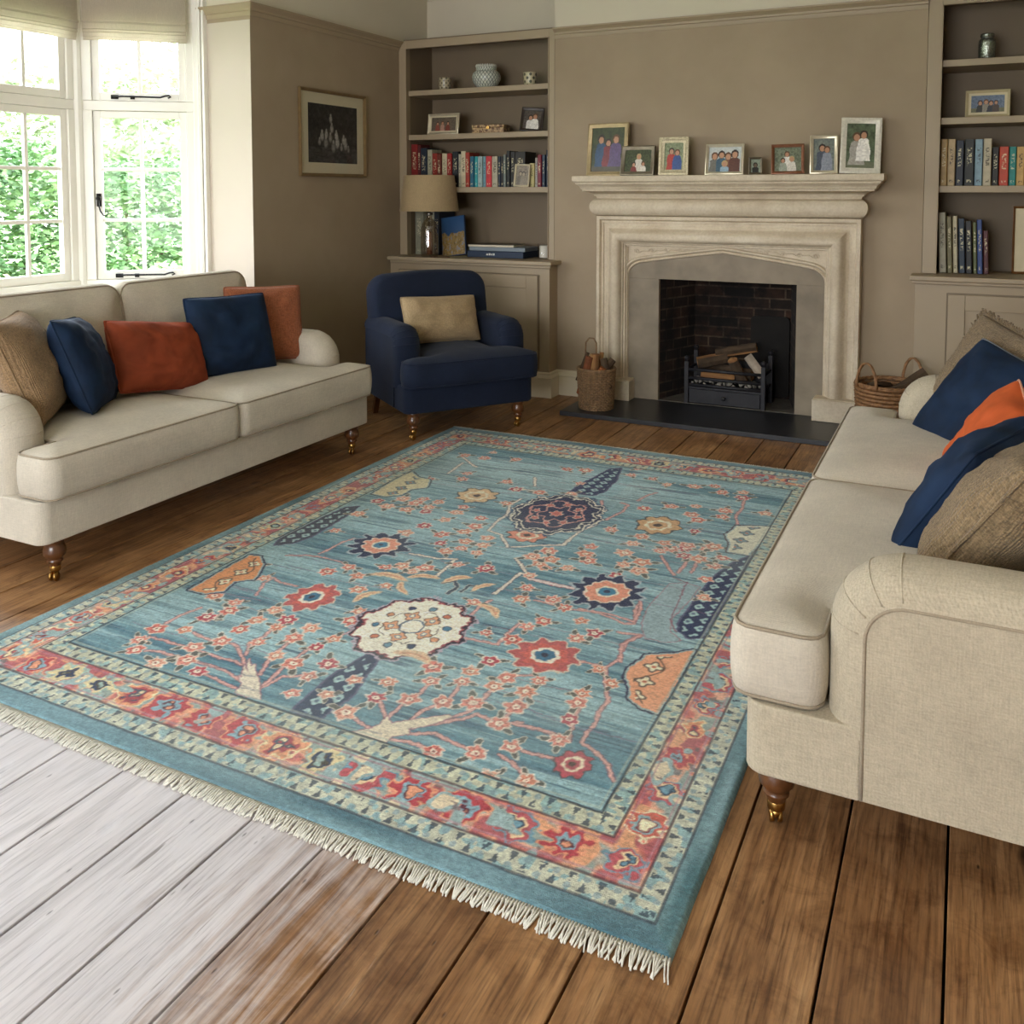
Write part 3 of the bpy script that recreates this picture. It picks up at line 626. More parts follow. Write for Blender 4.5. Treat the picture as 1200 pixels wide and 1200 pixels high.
# ------------------------------------------------------------------ FIREPLACE
fp = empty('stone_fireplace', (-1.432, 6.0, 0), label='carved limestone fireplace surround with deep mantel shelf and Tudor arch', cat='fireplace')
FO = fp.location
def fadd(name, bm, m, parent=fp, **k):
    xform(bm, Matrix.Translation(-FO)); return obj(name, bm, m, parent, **k)
X0, X1, Z1, PB = -2.29, -.575, 1.288, .17
def frame_sweep(bm, prof, X0, X1, Z1, zb, Y):
    rings = []
    for d, p in prof:
        rings.append([(X0+d, Y-p, zb), (X0+d, Y-p, Z1-d), (X1-d, Y-p, Z1-d), (X1-d, Y-p, zb)])
    V = loft(bm, rings)
    for k in (0, 3):
        try: bm.faces.new([r[k] for r in V])
        except ValueError: pass
prof = [(0, 0), (0, .075), (.004, .082), (.024, .082), (.030, .070), (.034, .062), (.046, .062), (.048, .052), (.062, .052), (.070, .048), (.080, .052),
        (.090, .064), (.100, .080), (.112, .094), (.126, .103), (.140, .106), (.154, .102), (.166, .092), (.174, .078), (.178, .062), (.186, .058), (.190, .046), (.200, .044), (.204, .030), (.210, .030), (.212, .0)]
bm = B(); frame_sweep(bm, prof, X0, X1, Z1, PB, YB)
fadd('moulded_surround', bm, m_stone, angle=32)
# arch panel
cx = (X0+X1)/2
def arch(off, n=40):
    hw, zs, za = .640, .885, 1.045
    r = .10
    pts = []
    half = [(-hw, PB)]
    half.append((-hw, zs-.01))
    ex, ez = -hw+.115, zs+.078
    for k in range(1, 9):
        a = R(180-80*k/8); half.append((-hw+r*1.15+(r*1.15)*math.cos(a), zs-.005+r*.88*math.sin(a)))
    lx, lz = half[-1]
    for k in range(1, 9):
        u = k/8; half.append((lx+(0-lx)*u, lz+(za-lz)*(u**.93)))
    pts = half+[(-x, z) for x, z in reversed(half[:-1])]
    out = []
    for i, (x, z) in enumerate(pts):
        a = Vector(pts[max(i-1, 0)]); b = Vector(pts[min(i+1, len(pts)-1)])
        d = (b-a).normalized(); nn = Vector((-d.y, d.x))
        out.append((cx+x+nn.x*off, (PB if i in (0, len(pts)-1) else z+nn.y*off)))
    return out
bm = B()
ap = [(.0, -.01), (.0, .006), (.006, .020), (.012, .022), (.020, .016), (.024, .026), (.032, .034), (.040, .034), (.046, .026), (.046, .016)]
V = loft(bm, [[(x, YB-p, z) for x, z in arch(o)] for o, p in ap])
fadd('arch_moulding', bm, m_stone, angle=40)
bm = B()
outer = arch(.044); d = .208
rect = [(X1-d, PB), (X1-d, Z1-d), (X0+d, Z1-d), (X0+d, PB)]
top = [q for q in outer if q[1] > .86]
poly = [(X0+d, .86)] + [(X0+d, Z1-d), (X1-d, Z1-d), (X1-d, .86)] + top[::-1]
vs = [bm.verts.new((x, YB-.014, z)) for x, z in poly]
eds = [bm.edges.new((vs[i], vs[(i+1) % len(vs)])) for i in range(len(vs))]
bmesh.ops.triangle_fill(bm, edges=eds, use_beauty=True)
# carved scrolls in the spandrels
for sx in (-1, 1):
    for k in range(4):
        c = Vector((cx+sx*(.585-.10*k), YB-.017, 1.045+.006*k))
        rr = .020-.003*k
        tube(bm, [(c.x+sx*rr*(1-a/9)*math.cos(a), c.y-.002, c.z+rr*(1-a/9)*math.sin(a)) for a in [i*.6 for i in range(13)]], .004, 5)
        tube(bm, [(c.x-sx*.012, c.y, c.z-.01), (c.x-sx*.04, c.y-.003, c.z+.006), (c.x-sx*.085, c.y, c.z+.004)], .004, 5)
fadd('spandrel', bm, m_stone)
# frieze and cornice
def stack(bm, X0, X1, Yw, Yf, prof):
    V = loft(bm, [[(X0-e, Yw, z), (X0-e, Yf-e, z), (X1+e, Yf-e, z), (X1+e, Yw, z)] for z, e in prof])
    bm.faces.new(V[0][::-1]); bm.faces.new(V[-1])
fr = [(1.289, -.03), (1.291, .0), (1.296, .008), (1.306, .020), (1.320, .030), (1.338, .036), (1.358, .037), (1.376, .032), (1.392, .020), (1.402, .006), (1.406, -.004), (1.412, -.004), (1.413, .004)]
bm = B(); stack(bm, X0, X1, YB, 5.915, fr); fadd('frieze', bm, m_stone, angle=40)
co = [(1.413, .0), (1.422, .002), (1.424, .012), (1.432, .014), (1.436, .020), (1.446, .034), (1.452, .054), (1.455, .075), (1.467, .077), (1.469, .084), (1.482, .088), (1.492, .096), (1.500, .108), (1.504, .112), (1.512, .113), (1.516, .122), (1.522, .128), (1.530, .130), (1.554, .130), (1.558, .127)]
bm = B(); stack(bm, X0, X1, YB, 5.92, co); fadd('mantel_shelf', bm, m_stone, angle=30)
for a, b in ((X0-.012, X0+.262), (X1-.262, X1+.012)):
    bm = B(); box(bm, a, b, 5.872, YB, .031, .165); box(bm, a+.006, b-.006, 5.878, YB, .165, .172); fadd('plinth', bm, m_stone, bevel=.004)
# slips
bm = B()
box(bm, -2.075, -1.861, 5.990, 6.02, .031, .862); box(bm, -.958, -.79, 5.990, 6.02, .031, .862); box(bm, -2.075, -.79, 5.990, 6.0, .862, 1.07)
fadd('stone_slip', bm, m_slip, bevel=.002)
# firebox
bm = B()
def quadbox(pts, z0, z1): prism(bm, pts, z0, z1)
quadbox([(-1.86, 6.02), (-1.72, 6.40), (-1.80, 6.415), (-1.859, 6.03)], .03, .861)
quadbox([(-.96, 6.02), (-1.06, 6.40), (-1.00, 6.415), (-.961, 6.03)], .03, .861)
box(bm, -1.80, -1.0, 6.40, 6.418, .03, .861)
fadd('firebox', bm, m_brick)
bm = B(); box(bm, -1.859, -.961, 6.0, 6.41, .0, .034); fadd('firebox_floor', bm, plain('ash_grey_stone', '5e5850', .9, .3, 12, .3, 40))
bm = B(); prism(bm, rrect(-1.32, -1.06, .05, .60, .03), 0, .02, M=Matrix.Translation((0, 6.385, 0)) @ Matrix.Rotation(R(90), 4, 'X')); fadd('fireback', bm, m_soot)
bm = B(); box(bm, -2.345, -.52, 5.42, 5.9985, .0, .030)
obj('hearth_slab', bm, m_slate, bevel=.003, label='black slate hearth slab in front of the stone fireplace', cat='hearth')

# grate
g = empty('fire_grate', (-1.41, 6.09, .034), label='black cast iron fire grate with ash drawer standing inside the fireplace', cat='grate')
GO = g.location
def gadd(name, bm, m, parent=g, **k):
    if parent is g: xform(bm, Matrix.Translation(-GO))
    return obj(name, bm, m, parent, **k)
gx0, gx1, gy0, gy1 = -1.665, -1.158, 6.0, 6.24
for xx in (gx0, gx1):
    for yy, hh in ((gy0, .30), (gy1, .34)):
        bm = B(); box(bm, xx-.014, xx+.014, yy-.012, yy+.012, .035, .035+hh-.02)
        lathe(bm, [(.008, 0), (.009, .008), (.017, .016), (.019, .026), (.014, .036), (.004, .042)], (xx, yy, .013+hh), 12)
        gadd('post', bm, m_iron, bevel=.002)
for k, z in enumerate((.160, .205, .262)):
    bm = B(); tube(bm, [(gx0+.01, gy0, z), (gx1-.01, gy0, z)], .011, 8)
    gadd('bar', bm, m_iron, smooth=True)
bm = B(); box(bm, gx0+.01, gx1-.01, gy0-.005, gy1, .135, .148); box(bm, gx0+.014, gx1-.014, gy1-.01, gy1, .15, .30)
for xx in (gx0, gx1): box(bm, xx-.006, xx+.006, gy0, gy1, .15, .17); box(bm, xx-.006, xx+.006, gy0, gy1, .25, .265)
gadd('fire_basket', bm, m_iron)
bm = B(); box(bm, gx0+.018, gx1-.018, gy0-.006, gy1-.02, .040, .132); dw = gadd('ash_drawer', bm, m_iron, bevel=.003)
bm = B(); lathe(bm, [(.006, 0), (.006, .012), (.014, .016), (.014, .024), (.004, .028)], seg=12, M=Matrix.Translation(Vector((-1.41, gy0-.004, .088))-GO) @ Matrix.Rotation(R(90), 4, 'X')); obj('knob', bm, m_iron, dw, smooth=True)
# logs
m_log = wood('split_firewood', '6d4527', 'b48552', (2, 25, 25), .85, 0)
m_bark = plain('bark', '4a3a2a', .95, .35, 18, .8, 60)
m_ashlog = plain('ashy_wood', 'a09282', .95, .3, 18, .5, 60)
def log(c, L, r, rot, label, m=None, group='split logs on the grate', name='log'):
    bm = B(); n = 9; rings = []
    for k in range(7):
        x = -L/2+L*k/6; ring = []
        for q in range(n):
            a = 2*math.pi*q/n; rr = r*(1 if q not in (0, 1, 2) else .62)*(1+.12*noise.noise(Vector((c[0]*9+q, k*.7, 3))))
            ring.append((x+(.01*noise.noise(Vector((q, k, 1))) if k in (0, 6) else 0), rr*math.cos(a), rr*math.sin(a)))
        rings.append(ring)
    V = loft(bm, rings, closed=True); bm.faces.new(V[0]); bm.faces.new(V[-1])
    for f in bm.faces:
        ce = f.calc_center_median(); f.material_index = 0 if (abs(ce.x) > L*.49 or math.atan2(ce.z, ce.y) % 6.283 < 2.1) else 1
    o = obj(name, bm, [m or m_log, m_bark if m is None else m], label=label, cat='log', group=group)
    o.location = c; o.rotation_euler = [R(a) for a in rot]; return o
log((-1.52, 6.10, .325), .20, .050, (30, -12, 20), 'chunky split log at the left of the grate fire')
log((-1.36, 6.12, .385), .27, .040, (200, -12, 5), 'long split log lying across the top of the grate pile')
log((-1.33, 6.05, .275), .17, .042, (60, 60, 50), 'short brown log standing upright in the middle of the grate')
log((-1.215, 6.04, .315), .16, .036, (0, 50, -10), 'ash-grey half log leaning at the right of the grate', m_ashlog)
log((-1.42, 6.15, .25), .34, .045, (0, 4, -8), 'dark log lying low at the back of the grate')
log((-1.47, 6.06, .225), .22, .035, (90, 5, 12), 'small log low in the grate behind the front bars')
bm = B(); random.seed(5)
for k in range(70):
    c = Vector((random.uniform(gx0+.03, gx1-.03), random.uniform(gy0+.015, gy1-.04), .158+random.random()*.022)); s = random.uniform(.008, .020)
    M = Matrix.Translation(c) @ Euler((random.random()*6, random.random()*6, 0)).to_matrix().to_4x4() @ Matrix.Diagonal((s, s*.7, s*.6, 1))
    bmesh.ops.create_icosphere(bm, subdivisions=1, radius=1, matrix=M)
obj('ash_and_embers', bm, plain('grey_ash', '9a948a', .95, .35, 40), label='pale ash and burnt coals lying in the grate', cat='ash', kind='stuff')

# baskets
def wicker_basket(loc, r0, r1, h, label, rows=16, stakes=22, m=m_wicker, handle=True, sy=1.0):
    t = empty('wicker_basket', loc, label=label, cat='basket')
    bm = B()
    for k in range(rows):
        z = .006+h*k/(rows-1); rr = r0+(r1-r0)*k/(rows-1); pts = []
        for q in range(stakes*4):
            a = 2*math.pi*q/(stakes*4); w = .004*math.cos(stakes*a/1.0+math.pi*(k % 2))
            pts.append(((rr+w)*math.cos(a), (rr+w)*sy*math.sin(a), z))
        tube(bm, pts, h/rows*.52, 5, closed=True)
    obj('woven_wall', bm, m, t, smooth=True)
    bm = B()
    for q in range(stakes):
        a = 2*math.pi*q/stakes; tube(bm, [(r0*math.cos(a), r0*sy*math.sin(a), 0), (r1*math.cos(a), r1*sy*math.sin(a), h+.012)], .004, 5)
    obj('stakes', bm, m, t, smooth=True)
    bm = B()
    for ph in (0, 1, 2): tube(bm, [((r1+.005*math.cos(12*a+ph*2.1))*math.cos(a), (r1+.005*math.cos(12*a+ph*2.1))*sy*math.sin(a), h+.012+.006*math.sin(12*a+ph*2.1)) for a in [2*math.pi*q/96 for q in range(96)]], .006, 5, closed=True)
    obj('rim', bm, m, t, smooth=True)
    bm = B(); lathe(bm, [(r0, .0), (r0, .008)], seg=24); obj('base', bm, m, t)
    if handle:
        for s, a0 in ((-1, 232), (1, 52)):
            bm = B(); c = Vector((r1*math.cos(R(a0)), r1*sy*math.sin(R(a0)), h)); tdir = Vector((-math.sin(R(a0)), math.cos(R(a0)), 0))
            for ph in (0, 1, 2):
                tube(bm, [c+tdir*(.072*math.cos(R(a)))+Vector((0, 0, .145*math.sin(R(a))))+Vector((math.cos(R(a*4+120*ph)), math.sin(R(a*4+120*ph)), 0))*.004 for a in range(0, 181, 9)], .0055, 6)
            obj('handle', bm, m, t, smooth=True)
    return t
wicker_basket((-.375, 5.66, 0), .165, .185, .335, 'round brown wicker log basket with looped handles right of the fireplace')
log((-.36, 5.60, .315), .24, .04, (20, -20, 30), 'dark log sticking out of the wicker basket with handles', m_bark, 'logs in the wicker basket', 'firewood_log')
log((-.29, 5.70, .35), .25, .04, (50, -38, 10), 'bark covered log standing tallest in the wicker basket with handles', m_bark, 'logs in the wicker basket', 'firewood_log')
log((-.44, 5.72, .31), .22, .04, (0, 10, 70), 'log lying at the fireplace side of the wicker basket with handles', m_bark, 'logs in the wicker basket', 'firewood_log')
m_wick2 = plain('pale_woven_cane', '86694a', .6, .35, 50, .5, 90)
kb = wicker_basket((-2.16, 5.60, .031), .108, .122, .25, 'tall narrow woven kindling basket standing on the hearth left of the fireplace', 22, 26, m_wick2, False)
bm = B()
tube(bm, [(-.10+.0, .05, .24), (-.095, .05, .42), (-.07, .05, .45), (-.04, .05, .45), (-.02, .05, .42), (-.02, .05, .24)], .006, 6)
obj('handle', bm, m_wick2, kb, smooth=True)
random.seed(11)
KL = ['curled dark bark strip at the left edge of the kindling basket', 'reddish split stick at the left of the kindling basket', 'pale sawn log end in the middle of the kindling basket', 'orange brown stick leaning in the kindling basket', 'dark twisted root at the top right of the kindling basket', 'brown bark piece at the right edge of the kindling basket', 'thin brown stick at the back of the kindling basket']
for k, (dx, dy, zz, L, r, rot, m) in enumerate([(-.09, -.02, .27, .20, .014, (0, -70, 10), m_bark), (-.06, -.05, .22, .26, .026, (0, -75, 0), plain('red_brown_wood', '7a4426', .8, .3, 20)), (-.01, -.02, .25, .22, .034, (0, -88, 20), m_log), (.01, -.06, .18, .24, .024, (20, -60, 0), plain('orange_brown_wood', '945428', .8, .3, 20)), (.05, -.01, .25, .20, .030, (10, -50, 40), m_bark), (.08, -.03, .24, .20, .024, (0, -100, 0), m_bark), (.0, .05, .24, .24, .018, (0, -80, 60), m_log)]):
    log((-2.16+dx, 5.60+dy, .031+zz), L, r, rot, KL[k], m, 'kindling in the narrow basket', 'kindling')
# ------------------------------------------------------------------ BOOKS
def book_mat(col):
    n = 'book_'+col
    if n in MATS: return MATS[n]
    t = NT(n); c = hexc(col); co = t.coord(scale=(90, 90, 130))
    nz = t.noise(co, 1.0, 2); sp = t.n('ShaderNodeSeparateXYZ'); t.l(t.n('ShaderNodeTexCoord').outputs['Generated'], sp.inputs[0])
    lum = (c[0]+c[1]+c[2])/3
    ink = hexc('d8cfa8') if lum < .25 else hexc('2c2620')
    # title lettering only along the middle of the spine
    a = t.math('COMPARE', sp.outputs[2], .62, .20); b = t.math('COMPARE', sp.outputs[0], .5, .24); d = t.math('COMPARE', sp.outputs[2], .10, .03)
    msk = t.math('MULTIPLY', t.math('MAXIMUM', a, d), b)
    msk = t.math('MULTIPLY', msk, t.math('GREATER_THAN', nz, .52))
    base = t.ramp(t.noise(t.coord(), 30, 3), [(.3, scl(c, .85)), (.7, scl(c, 1.12))])
    t.l(t.mix(t.math('MULTIPLY', msk, .75), base, ink), t.b.inputs['Base Color']); t.set(Roughness=.5)
    MATS[n] = t.m; return t.m
m_page = plain('page_edges', 'd8cfb8', .9, .06, 60)
def book(x0, x1, h, col, label, group, y=6.075, z=1.487, d=.16, lean=0, title=None):
    w = max(x1-x0-.0012, .006)
    t = empty('book', ((x0+x1)/2, y+d/2, z), label=label, cat='book', group=group)
    bm = B(); c = .0025
    # cover: spine + two boards
    bx = w/2
    prism(bm, [(-bx, d/2), (-bx, -d/2+.004), (-bx+.004, -d/2), (bx-.004, -d/2), (bx, -d/2+.004), (bx, d/2), (bx-c, d/2), (bx-c, -d/2+.006), (-bx+c, -d/2+.006), (-bx+c, d/2)], 0, h)
    obj('cover', bm, book_mat(col), t)
    bm = B(); box(bm, -bx+c+.0002, bx-c-.0002, -d/2+.007, d/2-.004, .003, h-.004); obj('pages', bm, m_page, t)
    if lean: t.rotation_euler = (0, R(lean), 0)
    return t
def an(s): return ('an ' if s[0] in 'aeiou' else 'a ')+s
def row(rows, where, group, z, lean=0):
    n = len(rows)
    for i, (x0, x1, h, col, desc) in enumerate(rows):
        if i == 0: lab = desc+' book first at the left end of '+where
        elif i == n-1: lab = desc+' book last at the right of '+where
        else: lab = '%s book between the %s and %s ones on %s' % (desc, rows[i-1][4], rows[i+1][4], where)
        w = lab.split()
        if len(w) > 16: lab = '%s book right after the %s one on %s' % (desc, rows[i-1][4], where)
        if lean: x0 += .010*0; 
        yy = 6.075+random.Random(i*7+int(z*10)).uniform(-.004, .012)
        book(x0, x1, h, col, lab, group, y=yy, z=z+.0005, d=random.Random(i).uniform(.13, .19), lean=lean)
rowA = DATA['A']
row(rowA, 'left alcove shelf', 'books on the left alcove shelf', 1.487)
row(DATA['B'], 'right alcove middle shelf', 'books on the right alcove middle shelf', 1.487)
row([[a+.006, b+.004, h, c, d] for a, b, h, c, d in DATA['C']], 'right alcove counter', 'leaning books on the right alcove counter', .967, -2.2)

# ------------------------------------------------------------------ PICTURES
def picture(name, w, h, paint, parent, nx=60):
    """flat printed picture in x-z, colour carried by a fine mesh"""
    ny = max(8, int(nx*h/w))
    X, Y = np.meshgrid(np.linspace(-1, 1, nx+1), np.linspace(-1, 1, ny+1))
    C = paint(X, Y, w/h)
    vs = [(x*w/2, 0, (y+1)*h/2) for x, y in zip(X.ravel(), Y.ravel())]
    fs = [(j*(nx+1)+i, j*(nx+1)+i+1, (j+1)*(nx+1)+i+1, (j+1)*(nx+1)+i) for j in range(ny) for i in range(nx)]
    me = bpy.data.meshes.new(name); me.from_pydata(vs, [], fs)
    a = me.color_attributes.new('Col', 'FLOAT_COLOR', 'POINT')
    a.data.foreach_set('color', np.concatenate([C.reshape(-1, 3), np.ones((C.size//3, 1))], 1).astype(np.float32).ravel())
    me.materials.append(attr_mat('printed_picture', .35, .5)); o = bpy.data.objects.new(name, me); COL.objects.link(o); o.parent = parent
    return o
def vnoise(X, Y, s, seed=0):
    rs = np.random.RandomState(seed); g = rs.rand(64, 64)
    x = X*s+31.3; y = Y*s+17.7; xi = np.floor(x).astype(int); yi = np.floor(y).astype(int); fx = x-xi; fy = y-yi
    fx = fx*fx*(3-2*fx); fy = fy*fy*(3-2*fy)
    G = lambda a, b: g[b % 64, a % 64]
    return (G(xi, yi)*(1-fx)+G(xi+1, yi)*fx)*(1-fy)+(G(xi, yi+1)*(1-fx)+G(xi+1, yi+1)*fx)*fy
def lin(h): return np.array(hexc(h)[:3])
def photo(seed, bg1, bg2, people, ground=None, ns=9):
    def f(X, Y, asp):
        n = vnoise(X*asp, Y, ns, seed)*.6+vnoise(X*asp, Y, ns*2.3, seed+1)*.4
        C = lin(bg1)[None, None]*(1-n[..., None])+lin(bg2)[None, None]*n[..., None]
        if ground: 
            m = (Y < ground[1])[..., None]; C = np.where(m, lin(ground[0])[None, None]*(.8+.4*n[..., None]), C)
        for (px, py, s, cloth, hair, skin) in people:   # px,py = head centre, s = head radius
            xx = (X-px)*asp; yy = (Y-py)
            dn = -yy/s; wd = s*(1.35+.10*np.maximum(dn-1, 0)+.12*np.sin(dn*1.4+px*9))*np.clip((dn-.75)*1.6, 0, 1)**.5; body = (np.abs(xx-.04*yy*px) < wd) & (dn > .75) & (dn < 7.2)
            fold = (.75+.5*vnoise(X*asp, Y, ns*2, seed+5))[..., None]
            C = np.where(body[..., None], lin(cloth)[None, None]*fold, C)
            hr = ((xx/(s*1.05))**2+((yy-s*.15)/(s*1.2))**2) < 1; C = np.where(hr[..., None], lin(hair), C)
            sk = ((xx/(s*.72))**2+((yy+s*.1)/(s*.9))**2) < 1; C = np.where(sk[..., None], lin(skin), C)
        return np.clip(C, 0, 1)
    return f
def rim(bm, w, h, b, d, prof=None, mi=0):
    """mitred moulding around w x h in x-z, base at z=0, front towards -y"""
    prof = prof or [(0, 0), (0, -d), (b*.25, -d*1.15), (b*.5, -d*.95), (b*.8, -d*.75), (b, -d*.6), (b, 0)]
    rings = []
    for q, y in prof: rings.append([(-w/2+q, y, q), (w/2-q, y, q), (w/2-q, y, h-q), (-w/2+q, y, h-q)])
    loft(bm, rings+[rings[0]], closed=True, mi=mi)
def photo_frame(label, group, x, y, z, w, h, b, m, paint, lean=8, yaw=0, roll=0, mat_w=0, bead=None, stand=True, cat='photo frame'):
    t = empty('photo_frame', (x, y, z), label=label, cat=cat, group=group)
    t.rotation_euler = Euler((R(-lean), R(roll), R(yaw)), 'XYZ')
    bm = B(); rim(bm, w, h, b, .014)
    if bead:
        for k in range(int((w+h)*2/bead)):
            s = k*bead; per = [w-b, h-b, w-b, h-b]; q = 0
            while q < 3 and s > per[q]: s -= per[q]; q += 1
            if s > per[q]: break
            P = [(-w/2+b/2+s, b/2), (w/2-b/2, b/2+s), (w/2-b/2-s, h-b/2), (-w/2+b/2, h-b/2-s)][q]
            bmesh.ops.create_icosphere(bm, subdivisions=1, radius=bead*.36, matrix=Matrix.Translation((P[0], -.014, P[1])))
    obj('frame', bm, m, t, angle=35)
    if mat_w:
        bm = B(); rim(bm, w-2*b+.004, h-2*b+.004, mat_w, .004, [(0, -.004), (mat_w, -.004), (mat_w, -.002)])
        xform(bm, Matrix.Translation((0, 0, b-.002))); obj('mount', bm, plain('picture_mount', 'd2c6a6', .8, .03, 20), t)
    p = picture('picture', w-2*b-2*mat_w+.004, h-2*b-2*mat_w+.004, paint, t); p.location = (0, -.0025, b+mat_w-.002)
    bm = B(); box(bm, -w/2+.003, w/2-.003, 0, .004, .003, h-.003)
    if stand: bar(bm, (0, .004, h*.62), (0, .004+h*.30+h*.10*math.sin(R(lean)), .004+.04*h*math.sin(R(lean))), .035, .004, up=(0, 1, 0))
    obj('backing', bm, plain('black_card', '1b1a19', .9, .1), t)
    return t
m_gilt = plain('champagne_gilt', '9c8a68', .45, .15, 40, .1, 120, metal=.7)
m_pewt = plain('dull_pewter_frame', '6f6655', .4, .2, 30, .1, 120, metal=.6)
m_orn = plain('ornate_silver_frame', 'b3a88a', .4, .25, 90, .6, 260, metal=.5, bdist=.003)
m_silv = plain('silver_frame', 'cfc5ac', .3, .1, 30, metal=.5)
m_copp = plain('copper_frame', '80533a', .4, .2, 30, .1, 90, metal=.4)
m_moth = plain('mother_of_pearl_frame', 'd5d0c0', .3, .14, 60, .15, 120, metal=.1)
SKN, HRD, HRB, HRL = 'b98a6c', '2a1a12', '5a3c22', 'b59a6a'
G = 'framed photographs on the mantel shelf'
MM = DATA['M']; ZM = 1.5585
specs = [
 ('tall champagne-framed photo of two women in blue and purple at the mantel\'s left end', m_gilt, .030, photo(1, '1c2412', '46502a', [(-.42, .45, .17, '2c4a6c', HRD, SKN), (.02, .30, .15, '7a3038', HRD, SKN), (.48, .45, .17, '5c4a72', HRB, SKN)], ('4c4834', -.75)), 6, -6, 0, None),
 ('low wide pewter frame overlapping the tall left-end frame, dark garden photo', m_pewt, .026, photo(2, '161a10', '56603c', [(.05, .35, .22, 'cfc7bb', HRL, SKN), (-.3, -.35, .18, '7a2c2c', HRD, SKN), (.4, -.3, .18, 'd8d0c4', HRB, SKN)]), 10, -4, 0, None),
 ('ornate beaded silver frame with a couple in red and blue', m_orn, .036, photo(3, '4e6238', '9aa080', [(-.25, .35, .20, 'a82e22', HRD, SKN), (.35, .25, .20, '2c4c88', HRB, SKN)], ('8c8a60', -.7)), 6, 2, 0, .0125),
 ('cream silver landscape frame with a group photo in the middle of the mantel', m_silv, .018, photo(4, 'a8b0b0', 'd2d4d0', [(-.62, .25, .26, '6c6a62', HRB, SKN), (-.2, .35, .26, '3d5a6c', HRD, SKN), (.2, .22, .26, '7a4a38', HRB, SKN), (.6, .38, .28, '5a3428', HRD, SKN), (0, -.35, .22, '8ea8b8', HRL, SKN)]), 10, 0, 0, None),
 ('tiny square pewter frame, the smallest on the mantel', m_pewt, .012, photo(5, '6a7866', 'a4ac9a', [(0, .1, .3, '20201c', HRD, '6a5a4a')]), 8, 16, 0, None),
 ('copper landscape frame with a white-dressed couple on the mantel', m_copp, .018, photo(6, '3c4430', '8c947c', [(-.05, .4, .2, 'e0dcd2', HRB, SKN), (.3, .0, .2, 'd5d0c4', HRL, SKN), (-.35, -.1, .18, '9aa090', HRD, SKN)]), 12, 8, -1, None),
 ('narrow silver portrait frame between the copper and the tallest frame', m_silv, .020, photo(7, '4e5856', '8a9288', [(-.15, .4, .20, '4a5260', HRD, SKN), (.3, .3, .18, '8a909c', HRB, SKN)]), 9, 10, 0, None),
 ('tall mother-of-pearl frame with a wedding couple at the mantel\'s right end', m_moth, .034, photo(8, '2c3824', '68785a', [(-.28, .38, .17, 'a8a49a', HRB, SKN), (.2, .48, .16, 'eeeae2', HRD, SKN)], ('6c7058', -.7)), 9, 10, 2, None)]
for (x, y, w, h), (lab, m, b, pf, ln, yw, rl, bd) in zip(MM, specs):
    photo_frame(lab, G, x, y, ZM, w*.97, h, b, m, pf, ln, yw, rl, bead=bd)
# wall picture
t = empty('framed_picture', (XL+.004, 5.167, 1.555), R(90), 'large framed black and white group picture with cream mount on the taupe wall', 'framed picture')
w_, h_ = .735, .585
bm = B(); rim(bm, w_, h_, .022, .020); obj('frame', bm, plain('bronze_picture_frame', '8a7250', .4, .15, 20, metal=.4), t, angle=35)
bm = B(); rim(bm, w_-.038, h_-.038, .075, .006, [(0, -.006), (.075, -.006), (.075, -.003)]); xform(bm, Matrix.Translation((0, 0, .019))); obj('mount', bm, plain('cream_mount', 'cfc5aa', .8, .02), t)
def group_bw(X, Y, asp):
    n = vnoise(X*asp, Y, 9, 3)*.5+vnoise(X*asp, Y, 22, 4)*.5
    g = .012+.05*n**2; g = np.where(Y < -.45, g+.05*vnoise(X*asp, Y*3, 8, 8), g)
    for (px, py, s, v) in [(-.1, .50, .09, .45), (-.06, .18, .10, .5), (-.45, -.1, .11, .42), (-.28, -.02, .09, .5), (-.12, -.15, .10, .3), (.12, -.05, .10, .55), (.16, -.3, .13, .5), (.42, -.2, .10, .5), (.5, -.35, .12, .42), (-.55, -.3, .08, .3), (.33, -.45, .08, .35), (-.3, -.32, .12, .28), (0, -.45, .12, .3), (.62, -.5, .07, .3)]:
        d = (((X-px)*asp/s)**2+((Y-py)/(s*1.5))**2); g = g+(v-g)*np.clip(1.2-d, 0, 1)*(.5+.7*vnoise(X*asp, Y, 25, 9))
        d = (((X-px)*asp/(s*.5))**2+((Y-py-s*1.6)/(s*.6))**2); g = g+(.4-g)*np.clip(1.2-d, 0, 1)
    return np.clip(g, 0, 1)[..., None]*np.array([1., .97, .9])
pw, ph = w_-.184, h_-.184
p = picture('picture', pw, ph, group_bw, t, 110); p.location = (0, -.004, .092)
bm = B(); box(bm, -w_/2+.003, w_/2-.003, -.001, .0, .003, h_-.003); obj('backing', bm, plain('black_card', '1b1a19', .9, .1), t)
bm = B(); box(bm, -w_/2+.02, w_/2-.02, -.0085, -.0075, .02, h_-.02); obj('glazing', bm, m_glass, t)
